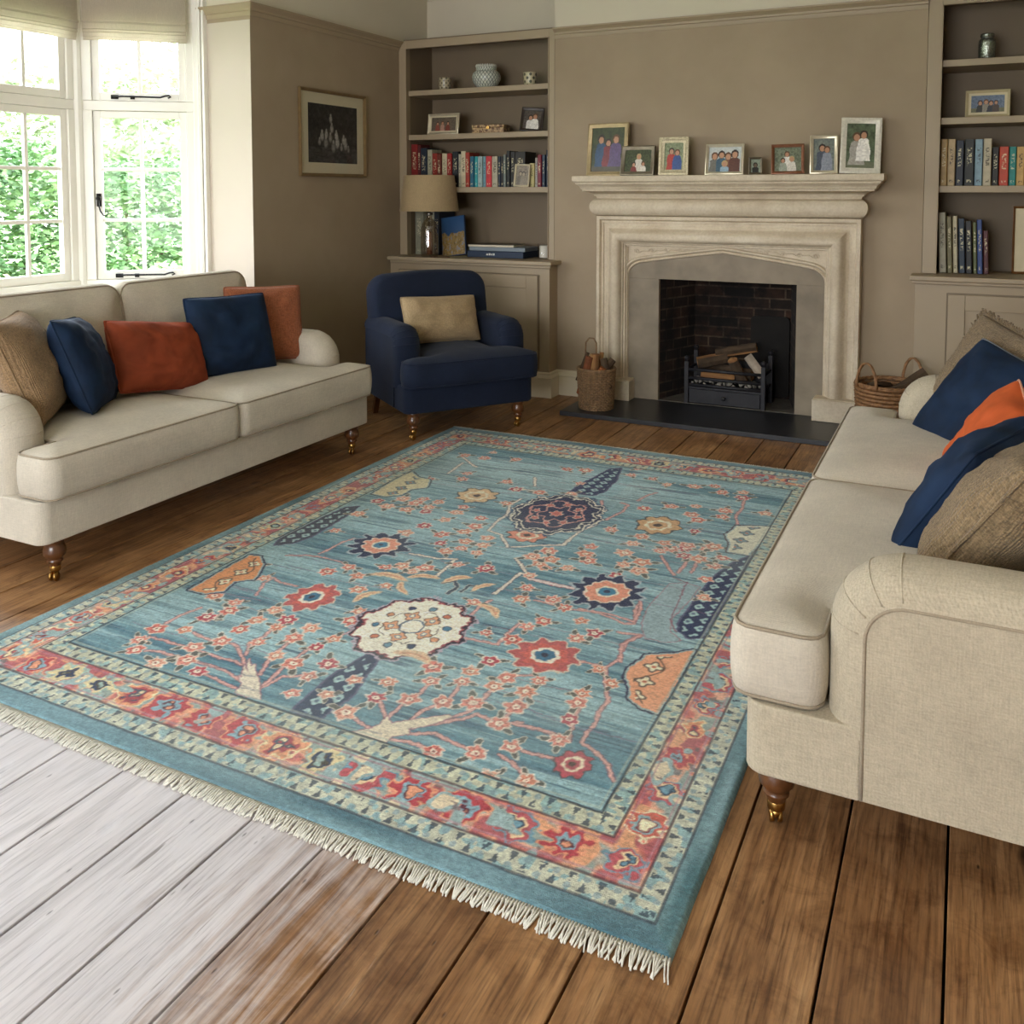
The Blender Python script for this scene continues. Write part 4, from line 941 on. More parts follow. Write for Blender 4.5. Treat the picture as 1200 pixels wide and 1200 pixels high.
# frames in the alcoves
photo_frame('silver landscape frame with a group photo on the left alcove\'s second shelf', 'framed photographs in the alcoves', -3.615, 6.10, 1.889, .272, .160, .018, m_silv, photo(9, '4a4238', '766a5a', [(-.5, .1, .22, '8a4a3c', HRD, SKN), (-.1, .15, .22, 'b08878', HRB, SKN), (.35, .1, .22, '7a3a30', HRD, SKN)]), 8, 0, 0, .012)
photo_frame('dark brown frame with a white-shirted couple leaning on the left alcove\'s second shelf', 'framed photographs in the alcoves', -2.875, 6.10, 1.889, .168, .180, .020, plain('dark_wood_frame', '2c2018', .4, .2, 30), photo(10, '2a2624', '6a6058', [(-.2, .2, .24, 'd8d4cc', HRD, SKN), (.3, .35, .26, 'e8e4dc', HRB, SKN)]), 14, 14, 5)
photo_frame('small ivory frame with a sepia photo standing before the books', 'framed photographs in the alcoves', -2.922, 6.045, 1.4875, .122, .165, .012, plain('ivory_frame', 'd2c8ac', .5, .05, 30), photo(12, '5a5044', 'a09484', [(-.3, .2, .2, '6a6054', HRD, 'a89880'), (.2, .15, .2, '8a8070', HRD, 'a89880')]), 7, 2, 2)
photo_frame('wide cream frame with a group photo on the right alcove\'s second shelf', 'framed photographs in the alcoves', .086, 6.12, 1.889, .235, .160, .016, plain('cream_frame', 'b8aa86', .45, .08, 30), photo(13, '40506a', '7c8ca0', [(-.45, .1, .26, '30302e', HRD, SKN), (-.1, .2, .26, '8a8478', HRB, SKN), (.2, .05, .26, '2c3038', HRD, SKN), (.5, .1, .22, '4a3c34', HRD, SKN)], ('6a6a50', -.5)), 6, -4, 0, .016)
photo_frame('tall wood-framed picture with cream mount on the right alcove counter', 'framed photographs in the alcoves', .45, 6.20, .966, .42, .40, .013, plain('oak_frame', '6f4a26', .4, .15, 20), photo(14, '8a8470', 'b0a890', []), 4, 0, 0, .10, stand=True, cat='framed picture')

# ------------------------------------------------------------------ POTS, LAMP, BOXES
def pot_mat(name, c1, c2, sx, sz, style='lattice'):
    t = NT(name); g = t.n('ShaderNodeTexCoord'); sp = t.n('ShaderNodeSeparateXYZ'); t.l(g.outputs['Object'], sp.inputs[0])
    a = t.math('ARCTAN2', sp.outputs[1], sp.outputs[0]); u = t.math('MULTIPLY', a, sx); v = t.math('MULTIPLY', sp.outputs[2], sz)
    s1 = t.math('ABSOLUTE', t.math('SINE', t.math('ADD', u, v))); s2 = t.math('ABSOLUTE', t.math('SINE', t.math('SUBTRACT', u, v)))
    m = t.math('MINIMUM', s1, s2) if style == 'lattice' else t.math('MULTIPLY', s1, s2)
    f = t.math('LESS_THAN', m, .28) if style == 'lattice' else t.math('GREATER_THAN', m, .62)
    t.l(t.mix(f, hexc(c1), hexc(c2)), t.b.inputs['Base Color']); t.set(Roughness=.3); return t.m
def vase(name, x, y, z, prof, m, label, cat, sc=1, seg=40):
    bm = B(); lathe(bm, [(r*sc, h*sc) for r, h in prof], seg=seg, cap=False)
    lathe(bm, [(prof[0][0]*sc, prof[0][1]*sc), (.0005, prof[0][1]*sc)], seg=seg, cap=False)
    o = obj(name, bm, m, smooth=True, label=label, cat=cat); o.location = (x, y, z); return o
CUP = [(.030, .0), (.034, .008), (.036, .03), (.037, .075), (.040, .086), (.036, .086), (.033, .07), (.030, .012), (.001, .012)]
vase('pottery_cup', -3.617, 6.13, 2.226, [(r*1.25, z*1.1) for r, z in CUP], pot_mat('mottled_cup', 'b3a88c', '5f5644', 4, 90, 'dots'), 'small cream patterned cup at the left of the top left alcove shelf', 'cup')
vase('pottery_cup', -2.895, 6.13, 2.226, [(r*1.3, z*1.1) for r, z in CUP], pot_mat('leaf_cup', 'bdb494', '4c4c3c', 3, 60, 'dots'), 'small dark-leaf patterned cup at the right of the top left alcove shelf', 'cup')
JAR = [(.062, 0), (.066, .006), (.090, .028), (.107, .062), (.108, .09), (.100, .112), (.082, .128), (.074, .133), (.078, .136), (.078, .158), (.072, .160), (.070, .14), (.09, .10), (.09, .05), (.05, .012), (.001, .012)]
vj = vase('ginger_jar', -3.267, 6.15, 2.226, JAR, pot_mat('grey_white_lattice', 'cdd0c4', '55605a', 12, 85), 'round grey and white lattice patterned pot on the top left alcove shelf', 'pot')
bm = B()
for k in range(26):
    a = 2*math.pi*k/26; lathe(bm, [(.006, 0), (.009, .008), (.004, .020)], (.074*math.cos(a), .074*math.sin(a), .156), 8)
obj('scalloped_rim', bm, plain('white_glaze', 'cfd0c4', .3, .05), vj, smooth=True)
m_merc = plain('mercury_glass', '9aa096', .16, .5, 130, .7, 120, metal=.85, bdist=.004)
vase('mercury_glass_jar', .074, 6.15, 2.226, [(.040, 0), (.046, .008), (.047, .10), (.044, .118), (.034, .126), (.033, .132), (.037, .134), (.037, .152), (.033, .154), (.030, .13), (.04, .1), (.04, .01), (.001, .01)], m_merc, 'sparkling silver glass jar on the top right alcove shelf', 'jar')
# inlaid box
t = empty('inlaid_box', (-3.245, 6.18, 1.8885), R(3), 'small brown and cream inlaid box between two photo frames in the left alcove', 'box')
def mosaic(name, a, b, s):
    q = NT(name); v = q.n('ShaderNodeTexVoronoi'); v.inputs['Scale'].default_value = s; q.l(q.coord(), v.inputs['Vector'])
    q.l(q.ramp(v.outputs['Color'], [(.3, hexc(a)), (.6, hexc(b))]), q.b.inputs['Base Color']); q.set(Roughness=.4); return q.m
mm = mosaic('shell_inlay', '5c3a20', 'b49468', 75)
bm = B(); box(bm, -.13, .13, -.055, .055, 0, .045); obj('body', bm, mm, t, bevel=.003)
bm = B(); box(bm, -.133, .133, -.058, .058, .046, .066); obj('lid', bm, mm, t, bevel=.004)
bm = B(); box(bm, -.012, .012, -.061, -.0585, .034, .056); obj('clasp', bm, m_brass, t)
# counter: tall books, leaning art book, stacked boxes, candle
book(-3.875, -3.80, .34, '8a8876', 'tall grey-green book nearest the wall behind the lamp', 'tall books on the left alcove counter', y=6.10, z=.9645, d=.24)
book(-3.80, -3.742, .335, '5c5a4a', 'tall dark olive book behind the lamp base', 'tall books on the left alcove counter', y=6.10, z=.9645, d=.24)
book(-3.742, -3.70, .338, '9a9a8c', 'tall pale grey book right of the lamp base', 'tall books on the left alcove counter', y=6.10, z=.9645, d=.24)
book(-3.70, -3.655, .335, '16283c', 'tall navy book beside the leaning picture-cover book', 'tall books on the left alcove counter', y=6.10, z=.9645, d=.24)
t = empty('art_book', (-3.50, 6.06, .966), R(4), 'large book with a blue sky and gold foliage cover leaning against the tall books', 'book')
t.rotation_euler = Euler((R(-11), R(-8), R(4)), 'XYZ')
bm = B(); box(bm, -.10, .10, 0, .022, 0, .305); obj('cover', bm, plain('navy_cloth_cover', '1c3a5c', .6), t, bevel=.002)
def art(X, Y, asp):
    n = vnoise(X, Y, 7, 21)*.5+vnoise(X, Y, 16, 22)*.5
    sky = lin('27507c')*(1-(Y[..., None]*-.5+.5)*.4)+.0
    C = np.broadcast_to(sky, X.shape+(3,)).copy(); land = (Y < .1+.3*(vnoise(X, Y*0, 3, 5)-.5))
    C[land] = (lin('3c3018')[None]*(1-n[land][:, None])+lin('b8964e')[None]*n[land][:, None]); C[(n > .62) & land] = lin('7a7c84')
    return C
p = picture('cover_picture', .19, .295, art, t, 50); p.location = (0, -.001, .005)
t = empty('board_game_box', (-3.12, 6.02, .9645), R(-1), 'flat navy box with white lettering, lowest of the stack on the left alcove counter', 'box', group='stacked flat boxes on the left alcove counter')
bm = B(); box(bm, -.235, .235, -.02, .25, 0, .048); obj('body', bm, plain('navy_box_card', '182c46', .5), t, bevel=.004)
bm = B()
for k, (a, b) in enumerate(((-.07, -.055), (-.05, -.035), (-.03, -.02), (-.015, 0))): box(bm, a, b, -.0212, -.0205, .018, .030+.003*(k % 2))
obj('lettering', bm, plain('white_ink', 'd8d8d0', .6), t)
t = empty('board_game_box', (-3.11, 6.03, 1.0130), R(1), 'flat grey-blue box in the middle of the stack on the left alcove counter', 'box', group='stacked flat boxes on the left alcove counter')
bm = B(); box(bm, -.23, .23, -.02, .23, 0, .030); obj('body', bm, plain('grey_blue_card', '7c8790', .5), t, bevel=.004)
t = empty('magazine', (-3.15, 6.04, 1.0435), R(3), 'cream spined magazine topmost of the stack on the left alcove counter', 'magazine')
bm = B(); box(bm, -.20, .17, -.02, .21, 0, .014); obj('pages', bm, m_page, t); bm = B(); box(bm, -.202, .172, -.022, .212, .0142, .016); obj('cover', bm, plain('dark_magazine_cover', '4a4638', .4), t)
t = empty('candle_jar', (-2.735, 6.04, .9645), label='white candle in a clear glass at the right of the left alcove counter', cat='candle')
bm = B(); lathe(bm, [(.001, .0), (.046, .0), (.050, .01), (.050, .115), (.048, .115), (.047, .012), (.001, .012)], seg=32, cap=False); obj('glass', bm, glass_mat('candle_glass', .12), t, smooth=True)
bm = B(); lathe(bm, [(.036, .0125), (.037, .016), (.037, .098), (.030, .100)], seg=28); obj('wax', bm, plain('white_wax', 'ece8dc', .5, .02), t, smooth=True)
bm = B(); tube(bm, [(0, 0, .1), (.001, 0, .108)], .0015, 5); obj('wick', bm, m_soot, t)
# table lamp on the counter
t = empty('table_lamp', (-3.63, 5.915, .9645), label='glass bottle table lamp with beige linen shade on the counter behind the armchair', cat='lamp')
bm = B(); lathe(bm, [(.001, 0), (.060, 0), (.066, .012), (.067, .05), (.066, .20), (.058, .245), (.036, .275), (.022, .29), (.020, .318), (.017, .318), (.019, .288), (.033, .27), (.054, .24), (.062, .198), (.063, .05), (.060, .016), (.001, .014)], seg=40, cap=False)
obj('glass_body', bm, glass_mat('lamp_glass', .25, (.93, .90, .86, 1)), t, smooth=True)
bm = B(); lathe(bm, [(.022, .0145), (.024, .02), (.024, .17), (.014, .19)], seg=20); obj('inner_column', bm, plain('copper_tube', '8a5a42', .3, .2, 20, metal=.7), t, smooth=True)
bm = B(); lathe(bm, [(.024, .312), (.026, .318), (.026, .330), (.012, .336), (.010, .372), (.016, .376), (.016, .42), (.006, .43)], seg=20); obj('lamp_neck', bm, m_chrome, t, smooth=True)
bm = B(); prof = [(.256, .345), (.257, .343), (.2165, .610), (.2150, .610), (.255, .345)]
lathe(bm, [(.222, .345), (.2235, .343), (.1890, .610), (.1875, .610), (.222, .345)], seg=48, cap=False); obj('lamp_shade', bm, m_shade, t, angle=50)
bm = B()
for a in (0, 120, 240): tube(bm, [(0, 0, .60), (.187*math.cos(R(a)), .187*math.sin(R(a)), .604)], .002, 5)
tube(bm, [(0, 0, .43), (0, 0, .60)], .003, 6)
obj('shade_carrier', bm, m_chrome, t)
bm = B(); tube(bm, [(.03, -.055, .02), (.06, -.085, .006), (.12, -.09, .003), (.2, -.04, .003)], .003, 6); obj('flex', bm, plain('brown_flex', '5a3a28', .5), t, smooth=True)
# ------------------------------------------------------------------ UPHOLSTERY
def cushion_bm(x0, x1, y0, y1, z0, z1, notch=None, crown=.035, crown_b=.0, bulge=.012, R_=.035, step=.025, seed=0, amp=.004, fall=.16):
    """box cushion; notch=(nx0,nx1,ny) cuts x in [nx0,nx1], y>ny. returns bm and the border loop at z1, z0"""
    def ticks(a, b, extra):
        n = max(2, int(round((b-a)/step))); t = [a+(b-a)*i/n for i in range(n+1)]
        for e in extra:
            if a < e < b:
                k = min(range(len(t)), key=lambda i: abs(t[i]-e)); t[k] = e
        return t
    xs = ticks(x0, x1, [] if not notch else [notch[0], notch[1]]); ys = ticks(y0, y1, [] if not notch else [notch[2]])
    def inside(cx, cy): return not (notch and notch[0]-1e-6 < cx < notch[1]+1e-6 and cy > notch[2])
    cells = [(i, j) for i in range(len(xs)-1) for j in range(len(ys)-1) if inside((xs[i]+xs[i+1])/2, (ys[j]+ys[j+1])/2)]
    cs = set(cells)
    bed = {}
    for i, j in cells:
        for (a, b, ni, nj, nrm) in (((i, j), (i+1, j), i, j-1, (0, -1)), ((i+1, j), (i+1, j+1), i+1, j, (1, 0)), ((i+1, j+1), (i, j+1), i, j+1, (0, 1)), ((i, j+1), (i, j), i-1, j, (-1, 0))):
            if (ni, nj) not in cs: bed[a] = (b, nrm)
    nor = {}
    for a, (b, n) in bed.items():
        for k in (a, b):
            v = nor.setdefault(k, [0, 0]); v[0] += n[0]; v[1] += n[1]
    start = next(iter(bed)); loop = [start]; k = bed[start][0]
    while k != start: loop.append(k); k = bed[k][0]
    segs = []
    for a, (b, n) in bed.items(): segs.append((xs[a[0]], ys[a[1]], xs[b[0]], ys[b[1]]))
    corners = [(k, nor[k]) for k in loop if abs(nor[k][0]) > .5 and abs(nor[k][1]) > .5]
    conv = []
    for k, n in corners:
        # convex if the cell diagonally inwards is the only one
        sx = -1 if n[0] > 0 else 0; sy = -1 if n[1] > 0 else 0
        cnt = sum((k[0]+a, k[1]+b) in cs for a in (-1, 0) for b in (-1, 0))
        if cnt == 1: conv.append((xs[k[0]], ys[k[1]], 1 if n[0] > 0 else -1, 1 if n[1] > 0 else -1))
    Rc = R_*1.6
    def warp(x, y):
        for cx, cy, sx, sy in conv:
            a = 1-(cx-x)*sx/Rc; b = 1-(cy-y)*sy/Rc
            if 0 < a <= 1.0001 and 0 < b <= 1.0001:
                na = a*math.sqrt(1-b*b/2); nb = b*math.sqrt(1-a*a/2)
                return cx-(1-na)*Rc*sx, cy-(1-nb)*Rc*sy
        return x, y
    def dist(x, y):
        d = 9
        for ax, ay, bx, by in segs:
            px = min(max(x, min(ax, bx)), max(ax, bx)); py = min(max(y, min(ay, by)), max(ay, by)); q = (x-px)**2+(y-py)**2
            if q < d: d = q
        return math.sqrt(d)
    bm = bmesh.new(); T = {}; Bt = {}
    for i, j in cells:
        for k in ((i, j), (i+1, j), (i+1, j+1), (i, j+1)):
            if k in T: continue
            x, y = xs[k[0]], ys[k[1]]; d = dist(x, y); wx, wy = warp(x, y)
            e = 1-math.exp(-d/fall*1.6); w = amp*noise.noise(Vector((x*5+seed, y*5, seed*1.7)))*min(1, d*12)+amp*.5*noise.noise(Vector((x*13+seed, y*13, 4)))*min(1, d*12)
            T[k] = bm.verts.new((wx, wy, z1+crown*e+w)); Bt[k] = bm.verts.new((wx, wy, z0-crown_b*e))
    for i, j in cells:
        bm.faces.new((T[i, j], T[i+1, j], T[i+1, j+1], T[i, j+1])); bm.faces.new((Bt[i, j], Bt[i, j+1], Bt[i+1, j+1], Bt[i+1, j]))
    rings = [[T[k] for k in loop]]; h = z1-z0; q = .02
    for fz, fb in ((1-q/h*.4, .6), (.75, 1.0), (.5, 1.12), (.25, 1.0), (q/h*.4, .6)):
        rg = []
        for k in loop:
            n = nor[k]; L = math.hypot(*n) or 1; v = T[k].co; rg.append(bm.verts.new((v.x+n[0]/L*bulge*fb, v.y+n[1]/L*bulge*fb, z0+h*fz)))
        rings.append(rg)
    rings.append([Bt[k] for k in loop])
    n = len(loop)
    for a, b in zip(rings, rings[1:]):
        for k in range(n): bm.faces.new((a[k], b[k], b[(k+1) % n], a[(k+1) % n]))
    top = [rings[0][k].co.copy()+Vector((nor[loop[k]][0], nor[loop[k]][1], 0)).normalized()*.003 for k in range(n)]
    bot = [Vector((p.x, p.y, z0)) for p in top]
    return bm, top, bot

def cushion(name, parent, m, mp, M=None, pipe=.0042, **k):
    bm, top, bot = cushion_bm(**k)
    if M is not None: xform(bm, M)
    o = obj(name, bm, m, parent, smooth=True)
    pb = B()
    for lp in (top, bot): tube(pb, [(M @ p if M is not None else p) for p in lp], pipe, 6, closed=True)
    obj('piping', pb, mp, o, smooth=True)
    return o

def arm_bm(w, yf, yb, ztop, z0, Rc=.16, r=.075, flip=1):
    """padded roll arm: lateral 0 = inner face, w = outer panel. coordinates (lateral, y, z)"""
    def outline(d):
        rr = max(Rc-d, .03); pts = []
        n1 = 8
        for k in range(n1): pts.append((yf+d, z0+(ztop-d-rr-z0)*k/n1))
        for k in range(11): a = R(180-90*k/10); pts.append((yf+d+rr+rr*math.cos(a), ztop-d-rr+rr*math.sin(a)))
        n2 = 16; ys = yf+d+rr
        for k in range(1, n2+1): pts.append((ys+(yb-ys)*k/n2, ztop-d))
        return pts
    bm = B(); rings = []
    N = 14
    for k in range(N+1):
        th = math.pi*k/N; lat = w/2-(w/2)*math.cos(th); d = r-r*math.sin(th)**.8 if 0 < k < N else r
        rings.append([(lat*flip, y, z+.002*noise.noise(Vector((lat*20, y*9, z*9)))) for y, z in outline(d)])
    rings[0] = [(0, y, z) for y, z in outline(r)]; last = [((w-.006)*flip, y, z) for y, z in outline(r+.004)]
    rings.append(last)
    V = loft(bm, rings)
    lo = bm.verts.new(((w-.006)*flip, yb, z0)); bm.faces.new(V[-1]+[lo])
    l2 = bm.verts.new((0, yb, z0)); bm.faces.new(V[0][::-1]+[l2])
    bm.faces.new([rg[0] for rg in V])
    seam = [Vector(((w-.003)*flip, y, z)) for y, z in outline(r+.002)]
    return bm, seam, outline

LEGP = [(.034, .165), (.036, .150), (.030, .146), (.037, .132), (.041, .115), (.039, .100), (.028, .088), (.024, .084), (.029, .080), (.029, .074), (.022, .070), (.020, .055), (.018, .046)]
def leg(parent, x, y, mleg, s=1.0, caster=True, rot=0):
    bm = B(); lathe(bm, [(r*s, z) for r, z in LEGP], (0, 0, 0), 20); xform(bm, Matrix.Translation((x, y, 0)))
    l = obj('leg', bm, mleg, parent, smooth=True)
    if caster:
        bm = B(); lathe(bm, [(.0195*s, .060), (.021*s, .058), (.0205*s, .040), (.012*s, .034)], (x, y, 0), 16)
        M = Matrix.Translation((x+.008*math.cos(rot), y+.008*math.sin(rot), .0175)) @ Matrix.Rotation(rot, 4, 'Z') @ Matrix.Rotation(R(90), 4, 'X')
        for z in (-.009, .009): lathe(bm, [(.004, z-.005), (.0165, z-.005), (.0175, z), (.0165, z+.005), (.004, z+.005)], seg=16, M=M)
        lathe(bm, [(.009, .020), (.012, .036)], (x+.003, y, 0), 10)
        obj('caster', bm, m_brass, l, smooth=True)
    return l

def sofa(L, D, label, rz, loc, ms, mp, mb, seed, MID=0):
    """local x = length, local y = depth, front at y=0"""
    t = empty('sofa', loc, rz, label, 'sofa', 'pair of oatmeal linen sofas')
    aw = .185; yf = .20
    # body
    bm = B(); rr_ = rrect(.0, L, .03, D, .045, 5); prism(bm, rr_[18:]+rr_[:6]+[(L, .274), (L-.012, .276), (L-.012, D), (.012, D), (.012, .276), (0, .274)], .165, .325); 
    body = obj('base_rail', bm, mb, t, bevel=.016, seg=3)
    bm = B(); box(bm, .02, L-.02, D-.20, D-.005, .32, .80); obj('back_frame', bm, mb, t, bevel=.06, seg=4)
    for s, x in ((1, aw), (-1, L-aw)):
        bm, seam, _ = arm_bm(aw, yf, D-.01, .675, .30, flip=-s)
        xform(bm, Matrix.Translation((x, 0, 0))); a = obj('arm', bm, mb, t, angle=48)
        xo = x-s*(aw-.001)
        sb = B(); ol = [(p.y, p.z) for p in seam]; ol[0] = (ol[0][0], .168)
        prism(sb, ol+[(D-.012, .168)], 0, .013, M=Matrix(((0, 0, 1, (xo+s*.001) if s > 0 else (xo-.014)), (1, 0, 0, 0), (0, 1, 0, 0), (0, 0, 0, 1))))
        obj('side_panel', sb, mb, t)
        pb = B(); pts = [Vector((xo, seam[0].y, .17))]+[Vector((xo, p.y, p.z)) for p in seam]
        tube(pb, pts, .0038, 6)
        # pleats on the front of the roll
        for ang in (172, 148, 122, 97):
            pl = []
            for k in range(9):
                th = math.pi*(.25+.72*k/8); lat = aw/2-(aw/2)*math.cos(th); d = .075-.075*math.sin(th)**.8; rr = max(.16-d, .03)
                pl.append((x-s*lat, yf+d+rr+rr*math.cos(R(ang)), .675-d-rr+rr*math.sin(R(ang))))
            pq = B(); tube(pq, pl, .0022, 5); obj('pleat', pq, mb, a, smooth=True)
        obj('piping', pb, mp, a, smooth=True)
    mid = L/2+MID
    cushion('seat_cushion', t, ms, mp, x0=.02, x1=mid-.004, y0=0, y1=D-.30, z0=.333, z1=.488, notch=(.02, aw+.006, yf-.012), R_=.024, crown=.042, seed=seed)
    cushion('seat_cushion', t, ms, mp, x0=mid+.004, x1=L-.02, y0=0, y1=D-.30, z0=.333, z1=.488, notch=(L-aw-.006, L-.02, yf-.012), R_=.024, crown=.042, seed=seed+3)
    for x0, x1, sd in ((aw+.004, mid-.006, 1), (mid+.006, L-aw-.004, 2)):
        M = Matrix.Translation((0, D-.345, .515)) @ Matrix.Rotation(R(-12), 4, 'X') @ Matrix.Rotation(R(90), 4, 'X')
        # local plan (x, y) becomes (x, z): thickness along -y
        M = Matrix.Translation((0, D-.20, .505)) @ Matrix.Rotation(R(-13), 4, 'X') @ Matrix.Rotation(R(90), 4, 'X')
        cushion('back_cushion', t, ms, mp, M=M, x0=x0, x1=x1, y0=0, y1=.475, z0=.0, z1=.13, crown=.065, crown_b=.02, R_=.04, bulge=.02, seed=seed+sd*5, amp=.012, fall=.2)
    for x in (.095, L-.095):
        for y in (.088, D-.09): leg(t, x, y, m_leg, rot=R(200), s=1.0)
    return t
sofa(2.04, .99, 'oatmeal linen two-seat sofa under the bay window with rust and navy cushions', R(90), (-2.935, 2.15, 0), m_linen, m_pipe, m_linen, 1, -.03)
sofa(2.36, .99, 'oatmeal linen two-seat sofa at the right of the rug, seen from its arm end', R(-90), (-.445, 4.35, 0), m_linen, m_pipe, m_linen2, 9)

# armchair
def armchair():
    W, D = .86, .88
    t = empty('armchair', (-2.586, 4.709, 0), R(53.6), 'navy blue upholstered armchair with rolled arms and turned legs in the corner', 'armchair')
    aw = .165; yf = .14; h = W/2
    bm = B(); prism(bm, rrect(-h+.01, h-.01, .03, D-.04, .05, 5), .165, .325); obj('base_rail', bm, m_navy_ch, t, bevel=.018, seg=3)
    for s in (1, -1):
        x = -h+aw if s == 1 else h-aw
        bm, seam, _ = arm_bm(aw, yf, D-.14, .665, .30, Rc=.13, r=.07, flip=-s)
        xform(bm, Matrix.Translation((x, 0, 0))); a = obj('arm', bm, m_navy_ch, t, angle=48)
        pb = B(); tube(pb, [Vector((x+p.x, seam[0].y, .18)) for p in seam[:1]]+[Vector((x+p.x, p.y, p.z)) for p in seam], .004, 6)
        for ang in (170, 150, 130, 110):
            pl = []
            for k in range(9):
                th = math.pi*(.05+.9*k/8); lat = aw/2-(aw/2)*math.cos(th); d = .07-.07*math.sin(th)**.8; rr = max(.13-d, .03)
                pl.append((x-s*lat, yf+d+rr+rr*math.cos(R(ang)), .665-d-rr+rr*math.sin(R(ang))))
            tube(pb, pl, .0025, 5)
        obj('piping', pb, m_navy_ch, a, smooth=True)
    # reclining back with round shoulders
    bm = B(); rings = []
    def outl(d, z0=.33, z1=.965, hw=h-.025):
        r = .12-d*.5; pts = [(-hw+d, z0+d)]
        pts.append((-hw+d, .60))
        for k in range(9): a = R(180-90*k/8); pts.append((-hw+d+r+r*math.cos(a), z1-.012-d-r+r*math.sin(a)))
        for k in range(1, 8): u = k/8; pts.append((-hw+d+r+(2*(hw-d-r))*u, z1-d-.012+.014*math.sin(math.pi*u)))
        for k in range(9): a = R(90-90*k/8); pts.append((hw-d-r+r*math.cos(a), z1-.012-d-r+r*math.sin(a)))
        pts.append((hw-d, .60)); pts.append((hw-d, z0+d)); return pts
    T = .20; N = 12
    for k in range(N+1):
        th = math.pi*k/N; y = T/2-T/2*math.cos(th); d = .065*(1-math.sin(th)**.6)
        rings.append([(x, y, z) for x, z in outl(d)])
    cx_ = [(0, -.028), (0, T+.01)]
    V = loft(bm, [[(x*.55, -.030, .62+(z-.62)*.5) for x, z in outl(.07)]]+[[(x*.85, -.018, .63+(z-.63)*.85) for x, z in outl(.07)]]+rings, closed=True)
    bm.faces.new(V[0][::-1]); bm.faces.new(V[-1])
    M = Matrix.Translation((0, D-.33, 0)) @ Matrix.Translation((0, 0, .33)) @ Matrix.Rotation(R(-11), 4, 'X') @ Matrix.Translation((0, 0, -.33))
    xform(bm, M); bk = obj('backrest', bm, m_navy_ch, t, smooth=True)
    pb = B(); tube(pb, [M @ Vector((x, .018, z)) for x, z in outl(.032)], .004, 6); obj('piping', pb, m_navy_ch, bk, smooth=True)
    # T seat cushion = three-way notch: main + ears
    bm, top, bot = cushion_bm(x0=-h+.0, x1=h-.0, y0=-.035, y1=yf-.008, z0=.335, z1=.475, crown=.02, crown_b=0, R_=.04, step=.02, bulge=.012, seed=2)
    c = None
    bm.free()
    cushion('seat_cushion', t, m_navy_ch, m_navy_ch, x0=-h+.005, x1=h-.005, y0=-.035, y1=D-.26, z0=.333, z1=.470, notch=(-h-1, -h-.9, 0), crown=.05, R_=.05, seed=5) if False else None
    # symmetric T built with notches on both sides
    tcushion(t, h, aw, yf, D)
    for x in (-h+.085, h-.085):
        leg(t, x, .105, m_leg, rot=R(200)); 
        bm = B(); bar(bm, (x*.95, D-.10, .17), (x*.95, D-.03, 0.0), .035, .035, up=(1, 0, 0)); obj('leg', bm, m_leg, t, bevel=.004)
    return t
def tcushion(t, h, aw, yf, D):
    # two mirrored L halves welded into one cushion
    bm1, top, bot = cushion_bm(x0=-h+.005, x1=h-.005, y0=-.035, y1=D-.27, z0=.333, z1=.468, notch=(-h+.005, -h+aw+.006, yf-.015), crown=.05, R_=.045, step=.0215, seed=5)
    # pull the other side in behind its arm
    xin = h-aw-.006
    def pull(p):
        if p.y > yf-.015 and p.x > 0:
            s = min(1, (p.y-(yf-.015))/.02)
            full = h-.005
            if p.x > 0: p.x = p.x*(1-s)+p.x*(xin/full)*s
        return p
    for v in bm1.verts: pull(v.co)
    o = obj('seat_cushion', bm1, m_navy_ch, t, smooth=True)
    pb = B()
    for lp in (top, bot): tube(pb, [pull(p.copy()) for p in lp], .0042, 6, closed=True)
    obj('piping', pb, m_navy_ch, o, smooth=True)
armchair()

